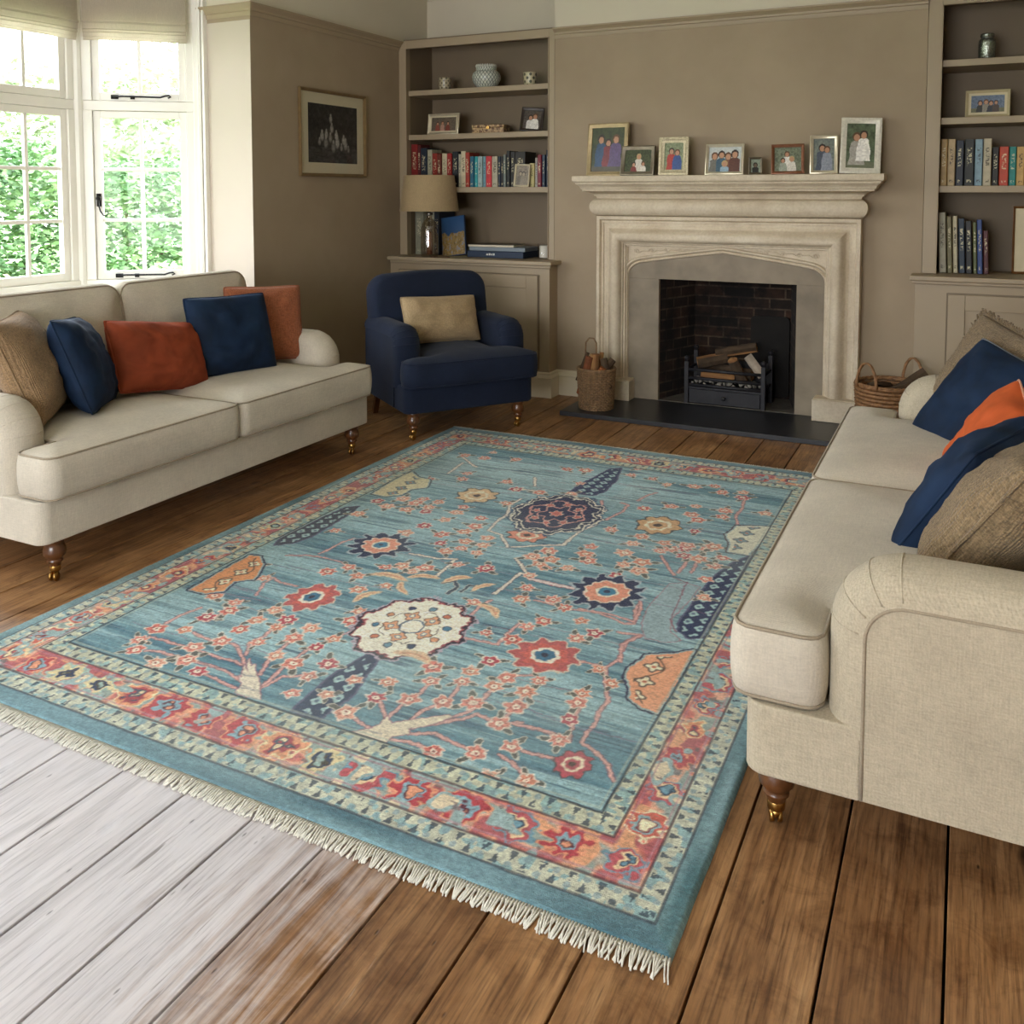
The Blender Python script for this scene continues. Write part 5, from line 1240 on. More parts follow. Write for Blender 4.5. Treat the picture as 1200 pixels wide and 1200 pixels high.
# ------------------------------------------------------------------ SCATTER CUSHIONS
def pillow(label, m, w, h, T, loc, face, roll=0, back=0, piping=None, seed=0, group='scatter cushions', fringe=False, slump=0., wr=1.0, pipe_r=.004):
    """face: plan angle (deg) the front looks towards; back: lean backwards; roll: turn in its own plane"""
    t = empty('scatter_cushion', (0, 0, 0), label=label, cat='cushion', group=group)
    n = 26; rings = {}
    def P(u, v, side):
        cc = .035*(u*v)**6; ex = 1-.05*(1-v*v)*abs(u)**2-cc; ey = 1-.05*(1-u*u)*abs(v)**2-cc
        x = u*w/2*ex; z = v*h/2*ey
        f = max(0, (1-abs(u)**2.4)*(1-abs(v)**2.4))**.48
        wrk = wr*(.016*noise.noise(Vector((u*2.2+seed, v*2.2, side*3)))+.010*noise.noise(Vector((u*5+seed, v*5, side*5+2))))*(f)
        # corner creases
        cr = wr*.006*math.sin(8*math.atan2(v, u)*1.5+seed)*f*(abs(u)**2+abs(v)**2)*.6
        y = side*(T/2*f+wrk+cr)
        y += -slump*(v*v)*.5
        return Vector((x, y, z))
    bm = B(); Gd = {}
    for side in (-1, 1):
        for i in range(n+1):
            for j in range(n+1):
                u = -1+2*i/n; v = -1+2*j/n; u = math.sin(u*math.pi/2)*.35+u*.65; v = math.sin(v*math.pi/2)*.35+v*.65
                if side == 1 and (i in (0, n) or j in (0, n)): Gd[side, i, j] = Gd[-1, i, j]; continue
                Gd[side, i, j] = bm.verts.new(P(u, v, side))
        for i in range(n):
            for j in range(n):
                q = [Gd[side, i, j], Gd[side, i+1, j], Gd[side, i+1, j+1], Gd[side, i, j+1]]
                bm.faces.new(q if side == -1 else q[::-1])
    edge = [Gd[-1, i, 0].co.copy() for i in range(n)]+[Gd[-1, n, j].co.copy() for j in range(n)]+[Gd[-1, i, n].co.copy() for i in range(n, 0, -1)]+[Gd[-1, 0, j].co.copy() for j in range(n, 0, -1)]
    ar = R(face)
    M = Matrix.Translation(loc) @ Matrix.Rotation(ar+R(90), 4, 'Z') @ Matrix.Rotation(R(-back), 4, 'X') @ Matrix.Rotation(R(roll), 4, 'Y')
    # front is local -y; rotate so that -y looks to 'face'
    t.matrix_world = M
    obj('cover', bm, m, t, smooth=True)
    pb = B(); tube(pb, edge, pipe_r, 6, closed=True)
    if fringe:
        random.seed(seed)
        for k in range(len(edge)):
            a = edge[k]; b = edge[(k+1) % len(edge)]
            for s in (0, .33, .66):
                p = a.lerp(b, s); d = p.normalized(); q = p+Vector((d.x*.022+random.uniform(-.006, .006), random.uniform(-.006, .006), d.z*.022+random.uniform(-.006, .006)))
                tube(pb, [p, (p+q)/2+Vector((0, random.uniform(-.003, .003), 0)), q], .0028, 4)
    obj('piping', pb, piping or m, t, smooth=True)
    return t
GL = 'cushions on the sofa under the window'; GR = 'cushions on the right sofa'
pillow('tan fleecy cushion against the near arm of the window sofa', m_tan, .48, .46, .22, (-3.45, 2.47, .73), 42, 0, 22, seed=1, group=GL)
pillow('navy velvet cushion between the tan and rust ones on the window sofa', m_velvet, .46, .43, .19, (-3.41, 2.70, .71), 42, 6, 22, seed=2, group=GL)
pillow('oblong rust velvet cushion in the middle of the window sofa', m_rustv, .56, .35, .19, (-3.42, 3.12, .675), 5, 9, 24, seed=3, group=GL)
pillow('large navy velvet cushion in front of the rust woven one on the window sofa', m_velvet, .48, .42, .18, (-3.40, 3.58, .715), -14, 1, 18, seed=4, group=GL)
pillow('rust woven cushion against the far arm of the window sofa', m_rustt, .44, .42, .14, (-3.45, 3.89, .73), -28, 2, 14, seed=5, group=GL)
pillow('tan fringed cushion behind the large navy one on the right sofa', m_tanr, .46, .46, .16, (.09, 4.09, .70), 222, 14, 26, seed=6, group=GR, fringe=True)
pillow('large navy velvet cushion at the far end of the right sofa', m_velvet, .46, .46, .17, (.075, 3.83, .648), 225, 14, 34, seed=7, group=GR, piping=plain('grey_piping', '6b7078', .8))
pillow('orange velvet cushion between two navy ones on the right sofa', m_orange, .40, .40, .17, (.085, 3.36, .605), 195, 18, 30, seed=8, group=GR, piping=plain('peach_piping', 'd69a7c', .8))
pillow('navy velvet cushion in the middle of the right sofa beside the tan one', m_velvet, .44, .42, .17, (.025, 2.70, .668), 158, 6, 34, seed=9, group=GR)
pillow('tan chenille cushion at the near arm of the right sofa', m_tanr, .46, .44, .24, (.125, 2.46, .68), 152, 0, 36, seed=10, group=GR, pipe_r=.006)
pillow('oblong flax cushion on the navy armchair', m_flax, .54, .30, .17, (-2.965, 4.965, .650), 53.6-90+6, 2, 20, seed=11, group=None)
# ------------------------------------------------------------------ RUG
RW, RL = 2.34, 3.23
RX, RY = -2.80, 1.60
def smooth(e0, e1, x): 
    t = np.clip((x-e0)/(e1-e0), 0, 1); return t*t*(3-2*t)
def rug_colors(U, V):
    nz = lambda s, sd, su=1.0, sv=1.0: vnoise(U*su, V*sv, s, sd)
    # hand-knotted wobble
    Uw = U+.008*(nz(14, 1)-.5)+.006*(nz(70, 2)-.5)+.004*(nz(170, 5)-.5); Vw = V+.008*(nz(14, 3)-.5)+.006*(nz(70, 4)-.5)+.004*(nz(170, 6)-.5)
    AA = .0022
    C = np.zeros(U.shape+(3,))
    def put(mask, col, k=1.0):
        c = lin(col) if isinstance(col, str) else col
        m = (mask*k)[..., None]; C[...] = C*(1-m)+c*m
    def sub(u0, u1, v0, v1):
        i0 = max(int((v0)/DV), 0); i1 = min(int(v1/DV)+2, U.shape[0]); j0 = max(int(u0/DU), 0); j1 = min(int(u1/DU)+2, U.shape[1])
        return slice(i0, i1), slice(j0, j1)
    def lput(sl, mask, col, k=1.0):
        m = (mask*k)[..., None]; C[sl] = C[sl]*(1-m)+lin(col)*m
    # ground: abrash bands along the weft
    ab = nz(1.0, 11, .8, 9)*.5+nz(1.0, 12, 2.0, 34)*.3+nz(1.0, 15, 5, 90)*.2
    ab = smooth(.28, .72, ab)
    g1, g2, g3 = lin('5d8794'), lin('9bbcc0'), lin('bcd4d2')
    base = g1*(1-ab[..., None])+g2*ab[..., None]
    far = smooth(.62, .9, nz(1.3, 13))[..., None]; base = base*(1-far*.45)+g3*far*.45
    C[...] = base
    st = smooth(.80, .95, nz(1.0, 14, 6, 120))  # thin navy weft streaks
    put(st, '2c4862', .75)
    st = smooth(.84, .96, nz(1.0, 16, 8, 140)); put(st, 'b4ccc8', .5); st = smooth(.66, .9, nz(1.0, 17, 3, 60)); put(st, '34586e', .6); st = smooth(.7, .9, nz(1.0, 18, 4, 75)); put(st, 'a9c8c8', .4); st = smooth(.62, .85, nz(1.0, 19, 9, 200)); put(st, '2f5268', .4)
    # light water and cypress shapes, medallions
    def poly(pts, soft=AA, grow=0):
        p = np.array(pts); m = .02+grow
        sl = sub(p[:, 0].min()-m, p[:, 0].max()+m, p[:, 1].min()-m, p[:, 1].max()+m); u = Uw[sl]; v = Vw[sl]
        ins = np.zeros(u.shape, bool); dist = np.full(u.shape, 9.)
        n = len(p)
        for i in range(n):
            a = p[i]; b = p[(i+1) % n]
            with np.errstate(divide='ignore', invalid='ignore'):
                c = ((a[1] > v) != (b[1] > v)) & (u < (b[0]-a[0])*(v-a[1])/(b[1]-a[1]+1e-12)+a[0])
            ins ^= c
            ab_ = b-a; t = np.clip(((u-a[0])*ab_[0]+(v-a[1])*ab_[1])/(ab_@ab_+1e-12), 0, 1)
            dist = np.minimum(dist, np.hypot(u-a[0]-t*ab_[0], v-a[1]-t*ab_[1]))
        sd = np.where(ins, -dist, dist)
        return sl, sd
    def fill(pts, col, k=1.0, edge=None, ew=.006):
        sl, sd = poly(pts)
        if edge: lput(sl, 1-smooth(ew-AA, ew+AA, sd), edge)
        lput(sl, 1-smooth(-AA, AA, sd), col, k)
        return sl, sd
    PO = DATA['PO']
    fill(PO['turqB'], '8fbcbf', .7, 'a07a84', .004); fill(PO['turqC'], '92b8be', .6)
    def cypress(pts, seed, navy='1d2c52', k=1.0):
        sl, sd = fill(pts, navy, k, '5a5a78', .007)
        u = U[sl]; v = V[sl]; ax = np.array(pts).mean(0); q = np.array(pts)-ax; w_, vv = np.linalg.eigh(q.T@q); d = vv[:, 1]; e = vv[:, 0]
        a = (u-ax[0])*d[0]+(v-ax[1])*d[1]; b = (u-ax[0])*e[0]+(v-ax[1])*e[1]
        pa, pb = .062, .052; row_ = np.floor(b/pb); ca = (a/pa+.5*(row_ % 2)); fa = (ca-np.floor(ca)-.5)*pa; fb = (b/pb-row_-.5)*pb
        r = np.hypot(fa, fb*1.1); ang = np.arctan2(fb, fa); rr = .019*(1+.16*np.cos(4*ang))
        inside = sd < -.012
        lput(sl, (1-smooth(rr-AA, rr+AA, r))*inside, 'a9c6c4', .95); lput(sl, (1-smooth(.006, .009, r))*inside, '4a5c78', .9)
    cypress(PO['cypA'], 1); cypress(PO['cypB'], 2); cypress(PO['cypC'], 3, '26365a'); cypress(PO['cypD'], 4, '3c4450', .85)
    # branches
    def stroke(pts, w, col, k=1.0, edge=None):
        p = np.array(pts); sl = sub(p[:, 0].min()-.03, p[:, 0].max()+.03, p[:, 1].min()-.03, p[:, 1].max()+.03)
        u = Uw[sl]; v = Vw[sl]; dist = np.full(u.shape, 9.)
        for a, b in zip(p, p[1:]):
            d = b-a; t = np.clip(((u-a[0])*d[0]+(v-a[1])*d[1])/(d@d+1e-12), 0, 1); dist = np.minimum(dist, np.hypot(u-a[0]-t*d[0], v-a[1]-t*d[1]))
        if edge: lput(sl, 1-smooth(w*.5+.002, w*.5+.006, dist), edge, k*.8)
        lput(sl, 1-smooth(w*.5-.001, w*.5+.0025, dist), col, k)
    cl = {'P': ('d6a89c', '8a4a58'), 'W': ('e6dccb', '6a4450'), 'R': ('ead8d0', 'a02c3c'), 'N': ('1c2c48', 'c8c8b8'), 'M': ('8a5a6a', None)}
    for w, c, pts in DATA['LN']: stroke(pts, w, cl[c][0], .9, cl[c][1])
    fill(PO['trunk1'], 'ddd3be', 1, 'a0707a', .004); fill(PO['trunk2'], 'ded2b8', 1, 'a0707a', .004)
    # faint long rose weft lines
    rs = np.random.RandomState(5)
    for k in range(95):
        u0 = rs.uniform(.3, 1.8); v0 = rs.uniform(.34, 2.9); L = rs.uniform(.12, .42)
        stroke([(u0, v0), (u0+L*.5, v0+rs.uniform(-.006, .006)), (u0+L, v0+rs.uniform(-.012, .012))], .0022, ['8c5a78', '324c6a', 'a87486'][k % 3], .55)
    # flowers
    def flower(u0, v0, r, cols, seed, leaf=True):
        sl = sub(u0-r*2.6, u0+r*2.6, v0-r*2.6, v0+r*2.6); u = Uw[sl]-u0; v = Vw[sl]-v0; d = np.hypot(u, v)+.007*(nz(120, 74)[sl]-.5); a = np.arctan2(v, u)
        rs = np.random.RandomState(seed); ph = rs.uniform(0, 6.28)
        if leaf:
            for q in range(rs.randint(2, 4)):
                t = ph+q*2.3+rs.uniform(-.3, .3); cu, cv = math.cos(t)*r*1.55, math.sin(t)*r*1.55; x = (u-cu)*math.cos(t)+(v-cv)*math.sin(t); y = -(u-cu)*math.sin(t)+(v-cv)*math.cos(t)
                e = np.hypot(x/(r*.75), y/(r*.36)); lput(sl, 1-smooth(1.15, 1.35, e), 'd6cdb8', .7); lput(sl, 1-smooth(.8, 1.0, e), '4a4a44', .9)
        pet = rs.randint(5, 8); rr = r*(1+.17*np.cos(pet*a+ph))
        lput(sl, 1-smooth(rr*1.12, rr*1.12+.004, d), 'e8d6c4', .85)
        lput(sl, 1-smooth(rr*.98-AA, rr*.98+AA, d), cols[0])
        ring = smooth(.5, .62, d/rr)*(1-smooth(.72, .84, d/rr))*(np.cos(pet*a+ph) < -.2); lput(sl, ring, cols[1], .8)
        lput(sl, 1-smooth(r*.36, r*.5, d), 'f0ddc8', .95); lput(sl, 1-smooth(r*.10, r*.2, d), cols[1], .9)
    PAL = [('d48c7a', '9a464a'), ('d79278', '9a4038'), ('d68a78', 'a34a4a'), ('cf7466', '7e3238'), ('dea48a', 'a3504a'), ('b8505a', '7a2836')]
    for i, (u0, v0) in enumerate(DATA['FL']):
        rs = np.random.RandomState(i*3+1); flower(u0, v0, rs.uniform(.021, .030)*(1 if v0 < 1.6 else 1.08), PAL[rs.randint(0, 6 if i % 5 else 5)], i, i % 4 != 3)
    pts = [tuple(p) for p in DATA['FL']]; rs = np.random.RandomState(77); add = 0
    keep = [(DATA['EL'][k][0], DATA['EL'][k][1], max(DATA['EL'][k][2:])+.05) for k in DATA['EL']]
    while add < 46:
        u0 = rs.uniform(.32, 2.02); v0 = rs.uniform(.42, 2.9); 
        if all(math.hypot(u0-a, v0-b) > .085 for a, b in pts) and all(math.hypot(u0-a, v0-b) > r for a, b, r in keep): flower(u0, v0, rs.uniform(.018, .026), PAL[rs.randint(0, 6)], add+900); pts.append((u0, v0))
        add += 1 if rs.rand() < .3 or pts[-1] == (u0, v0) else 0
    # rosettes
    def ring_motif(key, layers, lobes, amp_, sq=1.0, ph=0.):
        u0, v0, ru, rv = DATA['EL'][key]; sl = sub(u0-ru*1.6, u0+ru*1.6, v0-rv*1.6, v0+rv*1.6); u = (Uw[sl]-u0)/ru; v = (Vw[sl]-v0)/rv; d = np.hypot(u, v)*(1+.09*(nz(55, 71)[sl]-.5)+.05*(nz(130, 72)[sl]-.5)); a = np.arctan2(v, u)+.2*(nz(30, 73)[sl]-.5)
        for rad, col, am, lb in layers:
            rr = rad*(1+am*np.cos(lb*a+ph)); w = AA/min(ru, rv)*1.4; lput(sl, 1-smooth(rr-w, rr+w, d), col)
        return sl, u, v, d, a, ru, rv
    for key in ('rosA', 'rosD'): ring_motif(key, [(1.08, 'd9c8b4', .10, 9), (1.0, 'b85f5c', .13, 9), (.72, 'c9665a', .10, 9), (.50, 'f0e4d0', .05, 8), (.36, '3d6f8a', .05, 6), (.14, '2a2c40', 0, 1)], 9, .1)
    for key in ('rosB', 'rosC'):
        ring_motif(key, [(1.12, 'a9b4b8', .14, 12), (1.02, '1c2648', .16, 12), (.70, 'f0d8c4', .06, 10), (.64, 'e0957a', .08, 10), (.34, 'f0e2cc', .06, 6), (.26, '3e7f9c', .05, 5), (.10, '1c2648', 0, 1)], 12, .1)
    for key, c in (('ros3', 'd8b88c'), ('ros4', 'caa276'), ('ros5', 'd88e74'), ('ros6', 'b0525a')):
        ring_motif(key, [(1.1, '4a4a4c', .10, 8), (1.0, c, .12, 8), (.62, 'eadcc0', .08, 7), (.45, c, .08, 6), (.2, '4c3a34', 0, 1)], 8, .1)
    # cream medallion
    sl, u, v, d, a, ru, rv = ring_motif('cream', [(1.20, 'b9a9b4', .055, 10), (1.16, '2a2634', .055, 10), (1.10, 'a04a50', .055, 10), (1.06, 'efe8d2', .06, 10)], 10, .05, ph=.3)
    def blob(sl, u, v, cu, cv, r, col, edge=None, lobes=0):
        dd = np.hypot((u-cu), (v-cv)); aa = np.arctan2(v-cv, u-cu); rr = r*(1+(.22*np.cos(lobes*aa) if lobes else 0))
        if edge: lput(sl, 1-smooth(rr+.005, rr+.025, dd), edge)
        lput(sl, 1-smooth(rr-.02, rr+.005, dd), col)
    for k in range(10):
        t = k*.628+.3; blob(sl, u, v, .74*math.cos(t), .74*math.sin(t), .075, ['4f7c96', 'c87a5c', '6a90a0', '2c3c5c', 'd39a74'][k % 5], '3a3440')
    for k in range(5):
        t = k*1.257+.9; blob(sl, u, v, .42*math.cos(t), .42*math.sin(t), .15, 'd9a47e', '5a3a34', 4); blob(sl, u, v, .42*math.cos(t), .42*math.sin(t), .05, 'efe3c8', '4f7c96')
    dd = np.abs(d-.24); lput(sl, (1-smooth(.012, .03, dd)), '3a5c74', .9); dd = np.abs(d-.57-.05*np.cos(5*a)); lput(sl, (1-smooth(.008, .022, dd))*(np.cos(5*a) > -.3), '54443c', .8)
    # navy medallion with scrolls
    sl, u, v, d, a, ru, rv = ring_motif('navy', [(1.34, '36506e', .05, 10), (1.28, 'e2dcc8', .055, 10), (1.22, '26304c', .055, 10), (1.12, 'e2dcc8', .055, 10), (1.07, '1b2549', .06, 10)], 10, .05)
    for q in (.45, .78):
        dd = np.abs(d-q-.09*np.cos(6*a+q*9)); lput(sl, 1-smooth(.018, .045, dd), 'd39c90', .9)
    for k in range(8):
        t = k*.785; blob(sl, u, v, .63*math.cos(t), .63*math.sin(t), .10, 'c06a62', 'e2cdb8', 5)
    blob(sl, u, v, 0, 0, .16, 'c9756a', 'e2cdb8', 6)
    # half medallions along the field edge
    for key, c, c2 in (('halfR', 'e3a27c', '30324c'), ('halfL', 'dc9868', '26304c'), ('halfLb', 'd9cfaa', '303a44'), ('halfRb', 'dedbc4', '4a3844')):
        s2, sd = poly(PO[key], grow=.03); lput(s2, 1-smooth(.014, .018, sd), c2); lput(s2, 1-smooth(.006, .010, sd), '9fb4b4'); lput(s2, 1-smooth(0, .004, sd), c)
        p = np.array(PO[key]).mean(0); uu = (U[s2]-p[0])/.07; vv2 = (V[s2]-p[1])/.07
        ins = (sd < -.012)
        cols = ('efe0c0', '4a4a44') if key in ('halfR', 'halfL') else ('7d99a0', '4c4a50')
        al = np.array(PO[key]); al = al[-1]-al[0]; al = al/np.linalg.norm(al)
        for k in (-2, -.8, .5, 1.7):
            cu, cv = al[0]*k*1.0, al[1]*k*1.0; dd = np.hypot(uu-cu, vv2-cv); aa = np.arctan2(vv2-cv, uu-cu); rr = .32*(1+.28*np.cos(4*aa))
            lput(s2, (1-smooth(rr+.04, rr+.12, dd))*ins, cols[1], .9); lput(s2, (1-smooth(rr-.08, rr, dd))*ins, cols[0]); lput(s2, (1-smooth(.08, .14, dd))*ins, 'c47a5c')
        if key == 'halfL' or key == 'halfR':
            dd = np.abs(((uu*al[1]-vv2*al[0]))-.9*np.sin((uu*al[0]+vv2*al[1])*2)*.5); lput(s2, (1-smooth(.03, .08, dd))*ins, '5a4438', .8)
    # small palmette leaves near the cream medallion (peach and navy)
    for (u0, v0, L, an_) in ((1.02, 1.25, .10, .4), (1.14, 1.29, .10, .9), (1.26, 1.27, .09, 1.1), (.90, 1.2, .13, .05), (1.36, 1.12, .11, -.5), (1.30, .74, .12, -.1), (.92, 1.02, .1, 1.2), (1.0, 1.14, .09, 2.4)):
        sl = sub(u0-.15, u0+.15, v0-.15, v0+.15); x = (Uw[sl]-u0)*math.cos(an_)+(Vw[sl]-v0)*math.sin(an_); y = -(Uw[sl]-u0)*math.sin(an_)+(Vw[sl]-v0)*math.cos(an_)-.015*np.cos(x*30)
        e = np.hypot(x/(L*.55), y/(L*.16)); lput(sl, 1-smooth(.95, 1.25, e), 'e2c29c', .95); lput(sl, (1-smooth(.2, .35, np.abs(y)/(L*.16)))*(e < .8), 'c88a6c', .7)
    # ---------------- borders
    du = np.minimum(U, RW-U); dv = np.minimum(V, RL-V)
    kv = np.where(V < RL/2, 1.0, 1.0)
    # band coordinate normalised: sides 0..0.26, ends 0..0.325
    s = np.minimum(du/.262, dv/.325)
    end = (dv/.325 < du/.262)
    along = np.where(end, U, V)
    s = s+.012*(nz(14, 21)-.5)
    IN = 1.0; b0, b1, b2, b3 = .20, .40, .80, 1.0
    inb = s < b3
    # edge band
    em = (s < b0).astype(float)
    ec = lin('3d616d')[None, None]*(1-nz(1, 22, 3, 26)[..., None])+lin('7d9fa8')[None, None]*nz(1, 22, 3, 26)[..., None]
    ec = np.where(end[..., None], ec, lin('42686f')*(1-nz(1, 23, 40, 6)[..., None])+lin('83a4aa')*nz(1, 23, 40, 6)[..., None])
    C[...] = np.where((s < b0)[..., None], ec, C)
    # main border ground
    n1 = nz(9, 31)*.45+nz(24, 32)*.55; n2 = nz(12, 33)*.5+nz(30, 34)*.5; n3 = nz(60, 35)
    mcol = np.broadcast_to(lin('8fa6a0'), C.shape).copy()
    def setm(m, c): mcol[...] = mcol*(1-m[..., None])+lin(c)*m[..., None]
    setm(smooth(.40, .46, n1), 'd8a488'); setm(smooth(.50, .55, n1), 'c8685c'); setm(smooth(.57, .62, n1)*(n3 > .25), 'aa4652')
    setm(smooth(.60, .64, n2), '8db0b2'); setm(smooth(.74, .77, n2), 'dccfb0'); setm(smooth(.72, .78, 1-n2), 'dd9f74'); setm((n3 > .82)*(n2 > .5)*.8, '5a4a52')
    mcol = mcol*.86+lin('cdb4a4')*.14; C[...] = np.where(((s >= b1) & (s < b2))[..., None], mcol, C)
    # repeated palmettes in the main border
    sm = (b1+b2)/2
    def border_pts(step, off=0):
        out = []; wu = .262*sm; wv = .325*sm
        nU = max(1, int((RW-2*wu)/step)); nV = max(1, int((RL-2*wv)/step))
        for k in range(nU+1): out.append((wu+(RW-2*wu)*k/nU, wv, 1)); out.append((wu+(RW-2*wu)*k/nU, RL-wv, 1))
        for k in range(1, nV): out.append((wu, wv+(RL-2*wv)*k/nV, 0)); out.append((RW-wu, wv+(RL-2*wv)*k/nV, 0))
        return out
    rs = np.random.RandomState(12); styles = [('b85a60', 'e4c7a0', '6e97a8', '2c3852'), ('cc6c5c', '8fb0b4', 'e8dcba', '7c2c3a'), ('d6c89c', '2c3a58', '9cb6ae', '4c4438'), ('dd9a72', 'a63e48', 'e6d2a8', '36485c'), ('b5444c', '86a8b4', 'dd9a78', '5c2838')]
    for i, (u0, v0, e_) in enumerate(border_pts(.135)):
        st_ = styles[rs.randint(0, 5)]; r = rs.uniform(.030, .044) if not e_ else rs.uniform(.036, .052); sl = sub(u0-.12, u0+.12, v0-.12, v0+.12); u = Uw[sl]-u0; v = Vw[sl]-v0; d = np.hypot(u, v*(.9)); a = np.arctan2(v, u)
        w = (s[sl] > b1+.02) & (s[sl] < b2-.02); lb = rs.randint(5, 9); ph = rs.uniform(0, 6)
        jit = .030*(n3[sl]-.5)+.03*(n1[sl]-.5); w = w*(n2[sl] < .60)
        for q, c, am in ((1.18, st_[2], .2), (1.0, st_[0], .22), (.6, st_[1], .18), (.36, st_[3], .15), (.2, st_[2], 0)):
            rr = r*q*(1+am*.55*np.cos(lb*a+ph)); lput(sl, (1-smooth(rr-.002, rr+.003, d+jit))*w, c)
    # guard stripes
    for lo, hi in ((b0, b1), (b2, b3)):
        m = (s >= lo) & (s < hi); gc = lin('d0d2bc')[None, None]*(1-.3*nz(40, 41)[..., None])
        gc = np.where((nz(60, 42) > .64)[..., None], lin('93b2b2'), gc)
        if lo > .5: gc = gc*np.array([1.0, 1.0, .95])
        C[...] = np.where(m[..., None], gc, C)
        P_ = .034; t = (s-lo)/(hi-lo); f = along/P_; k = np.floor(f); ff = f-k-.5
        up = (k % 2 == 0); tt = np.where(up, t, 1-t)
        jit = .12*(nz(40, 43)-.5)
        tri = (np.abs(ff+jit) < .30*(1-(tt-.12)/.46)) & (tt > .12) & (tt < .58)
        put((tri & m & (nz(80, 44) > .22)).astype(float), '2f3e50', .85)
        dot = np.hypot(ff*P_, (tt-.74)*(hi-lo)*.29) < .0085; put((dot & m).astype(float), '7f9aa4', .7)
    for q in (b1, b2-.0): put((1-smooth(.008, .018, np.abs(s-q))), '4a2a38', .8)
    put((1-smooth(.008, .020, np.abs(s-b3))), '28303c', .9); put((1-smooth(.006, .018, np.abs(s-(b3+.04)))), 'a8b4a4', .5)
    put((1-smooth(.008, .018, np.abs(s-b0))), '3a3e4a', .8); put((1-smooth(.006, .015, np.abs(s-(b1+.045)))), 'b88a94', .6); put((1-smooth(.006, .015, np.abs(s-(b2-.045)))), 'a8707e', .6)
    # wear: lighter rubbed pile and speckle
    sp = nz(150, 51)*.5+nz(1, 52, 60, 260)*.5
    C *= (.84+.76*sp)[..., None]; C *= (.86+.28*np.random.RandomState(4).rand(*U.shape))[..., None]
    wv = smooth(.55, .85, nz(2.2, 53))[..., None]*.16; C[...] = C*(1-wv)+lin('b9c4bc')*wv
    return np.clip(C, 0, 1)
NU, NV = 700, 966
DU, DV = RW/(NU-1), RL/(NV-1)
U, V = np.meshgrid(np.linspace(0, RW, NU), np.linspace(0, RL, NV))
RC = rug_colors(U, V)
rug = empty('area_rug', (RX, RY, 0), label='large teal blue patterned rug with coral floral border on the wooden floor', cat='rug')
TH = .011
Z = TH+.0012*vnoise(U, V, 60, 61)+.0008*vnoise(U, V, 210, 62)+.004*np.clip(vnoise(U, V, 1.1, 63)-.62, 0, 1)
edge = np.minimum(np.minimum(U, RW-U), np.minimum(V, RL-V)); Z = Z*np.clip(edge/.010, 0, 1)**.5+.0005
Uo = U+np.where((U < .01) | (U > RW-.01), .004*(vnoise(U*0, V, 7, 64)-.5), 0)
vs = np.stack([Uo.ravel(), V.ravel(), Z.ravel()], 1).astype(np.float32)
i = np.arange(NV-1)[:, None]*NU+np.arange(NU-1)[None]; q = np.stack([i, i+1, i+NU+1, i+NU], -1).reshape(-1, 4).astype(np.int32)
me = bpy.data.meshes.new('pile'); me.vertices.add(len(vs)); me.vertices.foreach_set('co', vs.ravel())
me.loops.add(q.size); me.loops.foreach_set('vertex_index', q.ravel()); me.polygons.add(len(q)); me.polygons.foreach_set('loop_start', np.arange(0, q.size, 4, dtype=np.int32))
me.update(calc_edges=True); me.validate()
a = me.color_attributes.new('Col', 'BYTE_COLOR', 'POINT')
def lin2srgb(c): return np.where(c < .0031308, c*12.92, 1.055*np.power(np.maximum(c, 1e-9), 1/2.4)-.055)
a.data.foreach_set('color_srgb', np.concatenate([lin2srgb(RC).reshape(-1, 3), np.ones((NU*NV, 1))], 1).astype(np.float32).ravel())
me.polygons.foreach_set('use_smooth', np.ones(len(q), bool))
t = NT('rug_pile'); at_ = t.n('ShaderNodeAttribute'); at_.attribute_name = 'Col'
fn = t.noise(t.coord(scale=(90, 420, 1)), 1.0, 2, .6); f2 = t.noise(t.coord(), 500, 2)
t.l(t.mix(1., at_.outputs['Color'], t.ramp(t.math('ADD', t.math('MULTIPLY', fn, .6), t.math('MULTIPLY', f2, .4)), [(.32, (.66, .66, .66, 1)), (.5, (1, 1, 1, 1)), (.66, (1.0, 1.0, 1.0, 1))]), 'MULTIPLY'), t.b.inputs['Base Color'])
t.set(Roughness=.95); t.b.inputs['Specular IOR Level'].default_value = .15; t.b.inputs['Sheen Weight'].default_value = .25; t.b.inputs['Sheen Roughness'].default_value = .4
t.bump(t.math('ADD', fn, f2), .8, .003); me.materials.append(t.m)
po = bpy.data.objects.new('pile', me); COL.objects.link(po); po.parent = rug
bm = B(); box(bm, .003, RW-.003, .003, RL-.003, .0003, .004); obj('backing', bm, plain('rug_backing', '4a3628', .95, .2, 30), rug)
m_fr = plain('cotton_fringe', 'd8d4c6', .95, .12, 90, .3, 200)
random.seed(8)
for side in (0, 1):
    bm = B()
    y0 = 0 if side == 0 else RL; sg = -1 if side == 0 else 1
    n = int(RW/.0068)
    for k in range(n):
        x = RW*(k+.5)/n; L = random.uniform(.040, .050) if side == 0 else random.uniform(.025, .04); dx = random.uniform(-.012, .012); 
        zt = .008
        tube(bm, [(x, y0-sg*.004, zt), (x+dx*.2, y0+sg*L*.3, zt+.001), (x+dx*.6, y0+sg*L*.7, .005), (x+dx, y0+sg*L, .0035)], .0030, 4, taper=lambda u: 1-.35*u)
        if side == 0 and k % 2 == 0: tube(bm, [(x+.003, y0+.002, .006), (x-dx*.5, y0-L*.5, .0055), (x-dx, y0-L*.95, .003)], .0026, 4)
    box(bm, 0, RW, y0-.006 if side == 0 else y0, y0 if side == 0 else y0+.006, .001, .009)
    f = obj('fringe', bm, m_fr, rug, smooth=True, kind='stuff')

